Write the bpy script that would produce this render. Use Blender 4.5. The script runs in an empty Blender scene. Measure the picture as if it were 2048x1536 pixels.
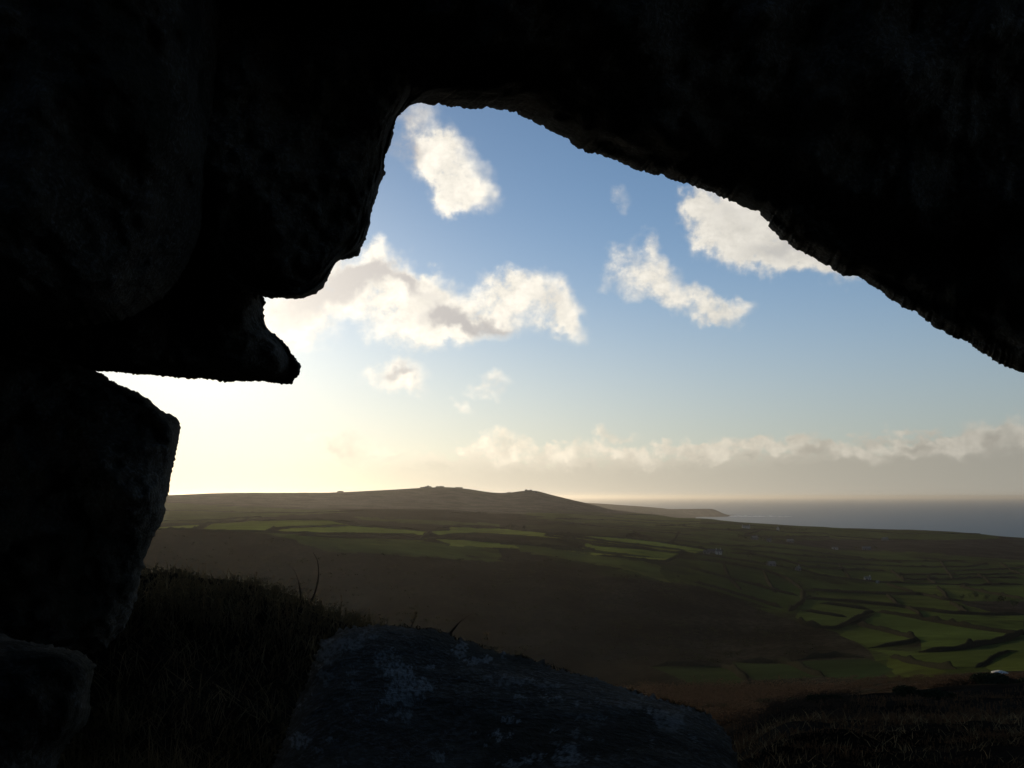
import bpy, math, random
import numpy as np
from mathutils import Vector

random.seed(7)
rng = np.random.default_rng(7)
R = math.radians
SC = bpy.context.scene
COL = SC.collection

# ---------------------------------------------------------------- camera
CZ = 190.0                      # eye height above the sea
F = 1991.0                      # focal length in photo pixels (2048 wide)
PITCH = R(6.45)
cd = bpy.data.cameras.new('camera'); cam = bpy.data.objects.new('camera', cd); COL.objects.link(cam)
cam.location = (0, 0, CZ); cam.rotation_euler = (R(90) + PITCH, 0, 0)
cd.sensor_width = 36; cd.lens = 36 * F / 2048; cd.clip_start = 0.02; cd.clip_end = 400000
SC.camera = cam
SC.view_settings.view_transform = 'Standard'; SC.view_settings.look = 'None'
SC.view_settings.exposure = 0.0; SC.view_settings.gamma = 1.0

def uv(px, py):
    """photo pixel -> level direction (x/y, z/y) of the real world"""
    xc = (px - 1024) / F; yc = (768 - py) / F
    Y = math.cos(PITCH) - yc * math.sin(PITCH)
    Z = math.sin(PITCH) + yc * math.cos(PITCH)
    return xc / Y, Z / Y
def uvn(P):
    P = np.asarray(P, float)
    xc = (P[:, 0] - 1024) / F; yc = (768 - P[:, 1]) / F
    Y = math.cos(PITCH) - yc * math.sin(PITCH)
    return xc / Y, (math.sin(PITCH) + yc * math.cos(PITCH)) / Y
def pixn(X, Y, Z):
    """world point (relative to the eye) -> photo pixel"""
    d = Y * math.cos(PITCH) + Z * math.sin(PITCH)
    up = -Y * math.sin(PITCH) + Z * math.cos(PITCH)
    return 1024 + F * X / d, 768 - F * up / d

# ---------------------------------------------------------------- sun + sky
SUN_PX = (395, 690)
su, sv = uv(*SUN_PX)
SUN_AZ = math.atan(su)                       # clockwise from +Y is positive
SUN_EL = math.atan(sv * math.cos(SUN_AZ))
sdir = Vector((math.sin(SUN_AZ) * math.cos(SUN_EL), math.cos(SUN_AZ) * math.cos(SUN_EL), math.sin(SUN_EL)))
sl = bpy.data.lights.new('sun', 'SUN'); sun = bpy.data.objects.new('sun', sl); COL.objects.link(sun)
sl.energy = 4.2; sl.angle = R(0.6); sl.color = (1.0, 0.80, 0.55)
sun.rotation_euler = sdir.to_track_quat('Z', 'Y').to_euler(); sun.location = (0, 0, CZ + 300)

W = bpy.data.worlds.new('World'); SC.world = W; W.use_nodes = True
nt = W.node_tree; nt.nodes.clear()
class NT:
    def __init__(s, nt): s.nt = nt
    def n(s, t, **kw):
        x = s.nt.nodes.new(t)
        for k, v in kw.items(): setattr(x, k, v)
        return x
    def L(s, a, b): s.nt.links.new(a, b)
    def math(s, op, a, b=None, c=None, clamp=False):
        m = s.n('ShaderNodeMath', operation=op, use_clamp=clamp)
        for i, v in enumerate((a, b, c)):
            if v is None: continue
            if isinstance(v, (int, float)): m.inputs[i].default_value = v
            else: s.L(v, m.inputs[i])
        return m.outputs[0]
    def vmath(s, op, a, b=None, out=0):
        m = s.n('ShaderNodeVectorMath', operation=op)
        for i, v in enumerate((a, b)):
            if v is None: continue
            if isinstance(v, (tuple, list)): m.inputs[i].default_value = v
            elif isinstance(v, (int, float)): m.inputs[3].default_value = v
            else: s.L(v, m.inputs[i])
        return m.outputs[out]
    def scale(s, a, f):
        m = s.n('ShaderNodeVectorMath', operation='SCALE'); s.L(a, m.inputs[0])
        if isinstance(f, (int, float)): m.inputs[3].default_value = f
        else: s.L(f, m.inputs[3])
        return m.outputs[0]
    def rng(s, v, a, b, c=0.0, d=1.0, kind='SMOOTHSTEP'):
        m = s.n('ShaderNodeMapRange', interpolation_type=kind)
        s.L(v, m.inputs[0])
        for i, x in enumerate((a, b, c, d)): m.inputs[i + 1].default_value = x
        return m.outputs[0]
    def noise(s, vec, scale, detail=4, rough=0.55, out='Fac', dist=0.0):
        m = s.n('ShaderNodeTexNoise')
        if vec is not None: s.L(vec, m.inputs['Vector'])
        m.inputs['Scale'].default_value = scale; m.inputs['Detail'].default_value = detail
        m.inputs['Roughness'].default_value = rough; m.inputs['Distortion'].default_value = dist
        return m.outputs[out]
    def mix(s, f, a, b, mode='MIX'):
        m = s.n('ShaderNodeMix', data_type='RGBA', blend_type=mode)
        if isinstance(f, (int, float)): m.inputs[0].default_value = f
        else: s.L(f, m.inputs[0])
        for i, v in ((6, a), (7, b)):
            if isinstance(v, (tuple, list)): m.inputs[i].default_value = tuple(v) + (1,) * (4 - len(v))
            else: s.L(v, m.inputs[i])
        return m.outputs[2]

SKYK = 0.10
def build_world():
    g = NT(nt)
    out = g.n('ShaderNodeOutputWorld'); bg = g.n('ShaderNodeBackground'); g.L(bg.outputs[0], out.inputs[0])
    bg.inputs['Strength'].default_value = SKYK
    sky = g.n('ShaderNodeTexSky', sky_type='NISHITA', sun_disc=False)
    sky.sun_elevation = SUN_EL; sky.sun_rotation = SUN_AZ
    sky.altitude = 200; sky.air_density = 0.75; sky.dust_density = 0.12; sky.ozone_density = 2.0
    tc = g.n('ShaderNodeTexCoord'); D = tc.outputs['Generated']
    sep = g.n('ShaderNodeSeparateXYZ'); g.L(D, sep.inputs[0])
    az = g.math('ARCTAN2', sep.outputs[0], sep.outputs[1]); el = g.math('ARCSINE', sep.outputs[2])
    K = F / 100
    cmb = g.n('ShaderNodeCombineXYZ'); g.L(g.math('MULTIPLY', az, K), cmb.inputs[0]); g.L(g.math('MULTIPLY', el, K), cmb.inputs[1])
    P = cmb.outputs[0]
    def ae(px, py):
        u, v = uv(px, py); a = math.atan(u); return a * K, math.atan(v * math.cos(a)) * K
    # warp the directions so the blob outlines break up like edges of clouds
    n1 = g.noise(P, 0.9, 3, 0.6, 'Color'); n2 = g.noise(P, 4.0, 4, 0.62, 'Color')
    w = g.vmath('ADD', g.scale(g.vmath('SUBTRACT', n1, (.5, .5, .5)), 1.2), g.scale(g.vmath('SUBTRACT', n2, (.5, .5, .5)), 0.36))
    Pw = g.vmath('ADD', P, w)
    def blobs(lst, vec, start=None, grow=1.0):
        # x and y of the warped direction go in; the running total rides in z so the blobs are evaluated one after another
        sp = g.n('ShaderNodeSeparateXYZ'); g.L(vec, sp.inputs[0]); tot = start
        for b in lst:
            px, py, rx, ry = b[:4]; ang = b[4] if len(b) > 4 else 0; s = b[5] if len(b) > 5 else 1.0
            cx = g.n('ShaderNodeCombineXYZ'); g.L(sp.outputs[0], cx.inputs[0]); g.L(sp.outputs[1], cx.inputs[1])
            if tot is not None: g.L(tot, cx.inputs[2])
            m = g.n('ShaderNodeMapping', vector_type='TEXTURE'); g.L(cx.outputs[0], m.inputs[0])
            a, e = ae(px, py)
            m.inputs[1].default_value = (a, e, 0); m.inputs[2].default_value = (0, 0, R(ang)); m.inputs[3].default_value = (rx * grow / 100, ry * grow / 100, 1e6)
            ln = g.vmath('LENGTH', m.outputs[0], out=1)
            v = g.rng(ln, 0.0, 1.0, s, 0.0)
            tot = v if tot is None else g.math('ADD', tot, v)
        return tot if start is None else g.math('SUBTRACT', tot, start)
    CL = [ # px, py, rx, ry, angle (counter-clockwise), strength
      (868,300,62,58,-40,1.1),(905,345,88,80,-45,1.3),(935,395,80,48,-10,1.1),(838,228,48,42,0,.62),(812,285,70,80,0,.38),
      (748,488,34,34,60,.9),(712,550,110,72,-20,1.1),(640,612,150,88,15,1.3),(560,650,90,70,0,1.1),(800,560,95,62,-20,1.2),(880,590,95,62,-20,1.1),
      (835,635,130,62,5,1.2),(880,680,90,28,12,.8),(955,640,120,42,0,1.1),(1000,590,75,52,0,1.1),(1080,600,95,66,-10,1.2),(1140,632,66,52,-30,1.0),(860,545,22,20,0,.6),
      (1385,400,48,52,0,1.0),(1440,430,90,70,-35,1.2),(1485,490,105,62,-15,1.1),(1590,520,150,46,-15,1.2),(1650,535,80,26,-10,.7),(1535,450,95,60,-30,1.2),
      (1270,530,66,62,0,1.0),(1325,562,62,50,-30,1.0),(1312,482,26,36,10,.75),(1400,610,90,34,-25,1.0),(1462,625,56,30,0,.9),(1250,388,34,30,-30,.55),(1230,575,40,30,0,.45),
      (790,742,84,44,-5,1.0),(825,775,60,26,-20,.6),(975,774,62,27,10,.8),(915,815,36,20,-35,.7),(1205,866,36,22,0,1.0),(1245,874,40,16,0,.8),
      (640,858,80,30,-25,.55),(690,895,75,46,-20,.6),(790,912,60,26,0,.6),(1000,880,46,30,0,.9),(1000,915,52,32,0,.8),
      (1820,868,46,18,-25,1.1),(1860,892,40,22,0,1.0),(1940,868,56,42,0,1.2),(1900,895,60,30,0,1.),(2015,875,60,42,20,.9),(1615,896,64,32,0,1.2),(1525,902,40,24,0,1.),
      (1745,912,50,30,0,1.),(1400,912,60,18,0,.9),(1270,918,60,22,0,.9),(1170,918,50,20,0,.8),(1090,918,46,24,0,.9),(2120,880,90,60,0,1.0),(420,855,90,14,0,.35)] + [(960 + 46 * i, 903 - (i > 10) * (i - 10) * 2.2 + 7 * math.sin(i * 2.1), 36 + 8 * math.sin(i * 1.3), 19 + 7 * math.sin(i * 3.7), 0, 1.0) for i in range(24)]
    DK = [ # grey, thicker hearts of the clouds
      (650,590,150,62,28,1.0),(725,545,80,48,0,.8),(815,552,90,34,-18,.75),(950,640,150,30,-8,.8),(890,610,80,40,-30,.45),(795,742,52,20,0,.7),(800,290,70,90,0,.8),(838,232,50,34,0,.4),
      (885,350,50,26,20,.18),(1100,600,70,34,0,.3),(1470,430,100,40,-20,.25),(1560,500,130,40,-10,.45),(1430,640,60,16,0,.3),(1000,778,40,14,0,.35),
      (690,890,80,50,0,.7),(790,915,60,20,0,.6),(1010,895,40,20,0,.5),(1640,900,52,30,0,.8),(1850,885,44,18,-20,.8),(1985,885,44,40,0,.7),(1560,920,140,20,0,.4),(1900,925,200,24,0,.5),(1130,925,120,16,0,.4)]
    fine = g.noise(P, 2.0, 6, 0.60)
    wisp = g.noise(g.vmath('MULTIPLY', P, (1.0, 1.6, 1.0)), 6.0, 4, 0.62)
    clt = blobs(CL, Pw, grow=1.22); dkt = blobs(DK, Pw, clt, 1.1)
    den = g.math('MULTIPLY', clt, g.math('MULTIPLY_ADD', fine, 2.3, -0.18))
    den = g.math('MULTIPLY_ADD', g.math('SUBTRACT', wisp, 0.5), 0.15, den)
    alpha = g.rng(den, 0.08, 1.25)
    # far bank of cumulus lying on the sea horizon
    e1 = g.n('ShaderNodeSeparateXYZ'); g.L(Pw, e1.inputs[0])
    ptop = g.math('MULTIPLY_ADD', g.rng(az, R(8), R(28)), .30, ae(1500, 897)[1])
    nb = g.noise(g.vmath('MULTIPLY', P, (.8, 1.5, 1.0)), 1.9, 5, 0.66)
    bh = g.math('SUBTRACT', g.math('MULTIPLY_ADD', g.math('SUBTRACT', nb, .5), 1.7, ptop), g.math('MULTIPLY', el, K))
    bank = g.math('MULTIPLY', g.rng(bh, -0.06, 0.26), g.rng(az, -0.25, 0.0, .10, 1.0))
    # angle to the sun, for the bright air around it
    dt = g.n('ShaderNodeVectorMath', operation='DOT_PRODUCT'); g.L(D, dt.inputs[0]); dt.inputs[1].default_value = sdir
    ang = g.math('ARCCOSINE', g.math('MINIMUM', g.math('MAXIMUM', dt.outputs['Value'], -0.99999), 0.99999))
    glow1 = g.math('EXPONENT', g.math('MULTIPLY', g.math('POWER', g.math('DIVIDE', ang, R(6.5)), 1.3), -1.0))
    glow2 = g.math('EXPONENT', g.math('MULTIPLY', g.math('DIVIDE', ang, R(14)), -1.0))
    # clear sky, then the bright hazy air low over the horizon
    base = g.mix(1.0, sky.outputs[0], (1.08, 1.09, 1.09), 'MULTIPLY')
    q = 1 / SKYK
    wide = g.math('DIVIDE', 1.0, g.math('ADD', 1.0, g.math('POWER', g.math('DIVIDE', ang, R(24.5)), 2.7)))
    base = g.vmath('ADD', base, g.scale(colnode(g, (1.0, .90, .66)), g.math('MULTIPLY', glow1, 0.5 * q)))
    bcol = g.vmath('ADD', g.scale(colnode(g, (.215, .215, .20)), q), g.scale(colnode(g, (1.0, .85, .62)), g.math('MULTIPLY', wide, .74 * q)))
    low = g.math('MULTIPLY', g.math('EXPONENT', g.math('MULTIPLY', g.math('POWER', g.math('MULTIPLY', g.math('MAXIMUM', el, 0.0), 1 / R(9.0)), 2.0), -1.0)), .76)
    base = g.mix(low, base, g.scale(bcol, 1.06))
    # clouds
    tex = g.rng(wisp, .25, .75, .93, 1.05); tex2 = g.rng(fine, .3, .7, .86, 1.08)
    lit = g.vmath('ADD', g.scale(colnode(g, (.64, .61, .55)), q), g.scale(colnode(g, (1.0, .90, .72)), g.math('MULTIPLY', wide, .62 * q)))
    lit = g.scale(lit, g.math('MULTIPLY', tex, tex2))
    drk = g.vmath('ADD', g.scale(colnode(g, (.24, .25, .27)), q), g.scale(colnode(g, (1.0, .84, .68)), g.math('MULTIPLY', wide, 0.40 * q)))
    drk = g.vmath('ADD', drk, g.scale(colnode(g, (1.0, .9, .7)), g.math('MULTIPLY', glow1, .8 * q)))
    dk = g.math('MULTIPLY', dkt, g.math('MULTIPLY_ADD', fine, 1.2, 0.4))
    dk = g.rng(g.math('ADD', dk, g.math('MULTIPLY', g.math('SUBTRACT', wisp, .5), .3)), 0.02, .9)
    ccol = g.mix(dk, lit, drk)
    heads = g.rng(bh, 0.0, 0.55)
    bcol = g.scale(bcol, g.math('MULTIPLY_ADD', g.math('EXPONENT', g.math('MULTIPLY', g.math('MAXIMUM', el, 0.0), -1 / R(.9))), .16, 1.0))
    bankc = g.mix(heads, g.scale(bcol, g.rng(nb, .35, .65, 1.0, 1.45)), bcol)
    res = g.mix(g.math('MULTIPLY', bank, .9), base, bankc)
    lowc = g.mix(dk, g.scale(bcol, g.rng(fine, .3, .7, 1.20, 1.60)), g.scale(bcol, 1.0))
    ccol = g.mix(g.rng(el, R(3.6), R(5.4)), lowc, ccol)
    fadelow = g.rng(g.math('MULTIPLY', el, K), ae(1500, 962)[1], ae(1500, 905)[1])
    res = g.mix(g.math('MULTIPLY', g.math('MULTIPLY', alpha, .93), fadelow), res, ccol)
    g.L(res, bg.inputs['Color'])
def colnode(g, c):
    n = g.n('ShaderNodeCombineXYZ')
    for i in range(3): n.inputs[i].default_value = c[i]
    return n.outputs[0]
build_world()

# ---------------------------------------------------------------- helpers
def prop(o, label=None, cat=None, group=None, kind=None):
    if label: o['label'] = label
    if cat: o['category'] = cat
    if group: o['group'] = group
    if kind: o['kind'] = kind
    return o
def mesh_np(name, V, Q, mat=None, parent=None, smooth=True, tris=None):
    V = np.asarray(V, np.float32); me = bpy.data.meshes.new(name)
    faces = []
    if Q is not None and len(Q): faces.append(np.asarray(Q, np.int32))
    if tris is not None and len(tris): faces.append(np.asarray(tris, np.int32))
    me.vertices.add(len(V)); me.vertices.foreach_set('co', V.ravel())
    loops = np.concatenate([f.ravel() for f in faces]); tot = np.concatenate([np.full(len(f), f.shape[1], np.int32) for f in faces])
    st = np.concatenate([[0], np.cumsum(tot)[:-1]]).astype(np.int32)
    me.loops.add(len(loops)); me.loops.foreach_set('vertex_index', loops)
    me.polygons.add(len(tot)); me.polygons.foreach_set('loop_start', st); me.polygons.foreach_set('loop_total', tot)
    me.polygons.foreach_set('use_smooth', np.full(len(tot), smooth))
    me.update(calc_edges=True); me.validate()
    if mat: me.materials.append(mat)
    o = bpy.data.objects.new(name, me); COL.objects.link(o)
    if parent: o.parent = parent
    return o
def attr(o, name, A):
    A = np.asarray(A, np.float32)
    if A.ndim == 1:
        a = o.data.attributes.new(name, 'FLOAT', 'POINT'); a.data.foreach_set('value', A)
    else:
        a = o.data.attributes.new(name, 'FLOAT_COLOR', 'POINT')
        B = np.ones((len(A), 4), np.float32); B[:, :3] = A; a.data.foreach_set('color', B.ravel())
def empty(name, loc, rz=0):
    o = bpy.data.objects.new(name, None); COL.objects.link(o); o.location = loc; o.rotation_euler = (0, 0, rz); return o

# value noise
_T = rng.random((256, 256)).astype(np.float32)
def vn(x, y):
    xi = np.floor(x).astype(int); yi = np.floor(y).astype(int); fx = x - xi; fy = y - yi
    fx = fx * fx * (3 - 2 * fx); fy = fy * fy * (3 - 2 * fy)
    a = _T[xi & 255, yi & 255]; b = _T[(xi + 1) & 255, yi & 255]; c = _T[xi & 255, (yi + 1) & 255]; d = _T[(xi + 1) & 255, (yi + 1) & 255]
    return (a * (1 - fx) + b * fx) * (1 - fy) + (c * (1 - fx) + d * fx) * fy
def fbm(x, y, o=4, g=.5):
    s = 0; a = 1; t = 0
    for k in range(o):
        s = s + a * (vn(x + 17.3 * k, y + 31.7 * k) - .5); t += a; a *= g; x = x * 2.03; y = y * 2.03
    return s / t * 2
_T3 = rng.random((64, 64, 64)).astype(np.float32)
def vn3(x, y, z):
    xi = np.floor(x).astype(int); yi = np.floor(y).astype(int); zi = np.floor(z).astype(int); fx = x - xi; fy = y - yi; fz = z - zi
    fx = fx * fx * (3 - 2 * fx); fy = fy * fy * (3 - 2 * fy); fz = fz * fz * (3 - 2 * fz); r = 0
    for a in (0, 1):
        for b in (0, 1):
            for c in (0, 1):
                r = r + _T3[(xi + a) & 63, (yi + b) & 63, (zi + c) & 63] * (fx if a else 1 - fx) * (fy if b else 1 - fy) * (fz if c else 1 - fz)
    return r
def fbm3(x, y, z, o=5, g=.5):
    s = 0; a = 1; t = 0
    for k in range(o):
        s = s + a * (vn3(x + 7.3 * k, y + 3.7 * k, z + 5.1 * k) - .5); t += a; a *= g; x = x * 2.03; y = y * 2.03; z = z * 2.03
    return s / t * 2
def pchip(xk, yk, x):
    xk = np.asarray(xk, float); yk = np.asarray(yk, float); h = np.diff(xk); d = np.diff(yk) / h
    m = np.zeros(len(xk)); m[0] = d[0]; m[-1] = d[-1]
    for i in range(1, len(xk) - 1):
        if d[i-1] * d[i] > 0:
            w1 = 2 * h[i] + h[i-1]; w2 = h[i] + 2 * h[i-1]; m[i] = (w1 + w2) / (w1 / d[i-1] + w2 / d[i])
    i = np.clip(np.searchsorted(xk, x) - 1, 0, len(h) - 1); t = np.clip((x - xk[i]) / h[i], 0, 1)
    return (yk[i] * (2*t**3 - 3*t**2 + 1) + m[i] * h[i] * (t**3 - 2*t**2 + t) + yk[i+1] * (-2*t**3 + 3*t**2) + m[i+1] * h[i] * (t**3 - t**2))

# ---------------------------------------------------------------- materials
def mat(name):
    m = bpy.data.materials.new(name); m.use_nodes = True; m.node_tree.nodes.clear()
    g = NT(m.node_tree); o = g.n('ShaderNodeOutputMaterial'); b = g.n('ShaderNodeBsdfPrincipled'); g.L(b.outputs[0], o.inputs[0])
    b.inputs['Roughness'].default_value = .9; b.inputs['Specular IOR Level'].default_value = .2
    return m, g, b, o
def bump(g, b, h, dist, strength=1.0):
    n = g.n('ShaderNodeBump'); g.L(h, n.inputs['Height']); n.inputs['Distance'].default_value = dist; n.inputs['Strength'].default_value = strength
    g.L(n.outputs[0], b.inputs['Normal'])
def flat(name, c, c2=None, sc=3.0, rough=1.0, spec=.0, thin=0.0):
    m, g, b, o = mat(name); b.inputs['Roughness'].default_value = rough; b.inputs['Specular IOR Level'].default_value = spec
    tc = g.n('ShaderNodeTexCoord'); n = g.noise(tc.outputs['Object'], sc, 5)
    col = g.mix(g.rng(n, .3, .7), c, c2 or tuple(x * .7 for x in c)); g.L(col, b.inputs['Base Color'])
    if thin:      # leaves and blades let light through
        t = g.n('ShaderNodeBsdfTranslucent'); g.L(col, t.inputs['Color']); mx = g.n('ShaderNodeMixShader'); mx.inputs[0].default_value = thin
        g.L(b.outputs[0], mx.inputs[1]); g.L(t.outputs[0], mx.inputs[2]); g.L(mx.outputs[0], o.inputs[0])
    return m
def rock_mat():
    m, g, b, o = mat('granite'); b.inputs['Specular IOR Level'].default_value = .04; b.inputs['Roughness'].default_value = 1.0; tc = g.n('ShaderNodeTexCoord'); P = tc.outputs['Object']
    n = g.noise(P, 9, 8, .65); n2 = g.noise(P, 70, 4, .6); n3 = g.noise(P, 2.0, 6, .6)
    c = g.mix(g.rng(n, .35, .65), (.096, .082, .062), (.162, .140, .108)); c = g.mix(g.rng(n2, .45, .7), c, (.23, .22, .205))
    c = g.mix(g.math('MULTIPLY', g.rng(n3, .52, .62), .7), c, (.038, .040, .028))
    at = g.n('ShaderNodeAttribute'); at.attribute_name = 'lichen'
    c = g.mix(at.outputs['Fac'], c, (.46, .46, .44))
    g.L(c, b.inputs['Base Color'])
    bump(g, b, g.math('ADD', g.math('MULTIPLY', n, 1.0), g.math('MULTIPLY', n2, .3)), .035, 1.0); return m
M_ROCK = rock_mat()
def ground_mat():
    m, g, b, o = mat('moorland'); tc = g.n('ShaderNodeTexCoord'); P = tc.outputs['Object']
    at = g.n('ShaderNodeAttribute'); at.attribute_name = 'land'
    # mottling at three sizes: shrubs, patches, sweeps
    n1 = g.noise(P, .22, 4, .7); n2 = g.noise(P, .02, 5, .6); n3 = g.noise(P, 1.6, 5, .7)
    k = g.math('MULTIPLY', g.rng(n1, .3, .7, .45, 1.6), g.rng(n2, .3, .7, .55, 1.5)); k = g.math('MULTIPLY', k, g.rng(n3, .3, .7, .8, 1.2))
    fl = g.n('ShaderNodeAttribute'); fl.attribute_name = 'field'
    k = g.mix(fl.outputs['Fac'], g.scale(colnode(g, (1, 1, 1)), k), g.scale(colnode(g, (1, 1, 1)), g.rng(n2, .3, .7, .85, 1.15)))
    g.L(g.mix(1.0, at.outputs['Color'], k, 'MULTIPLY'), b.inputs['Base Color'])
    b.inputs['Specular IOR Level'].default_value = .0; b.inputs['Roughness'].default_value = 1.0
    bump(g, b, g.math('ADD', n3, g.math('MULTIPLY', n1, 3.0)), .25, .6); return m
M_GROUND = ground_mat()

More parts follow.
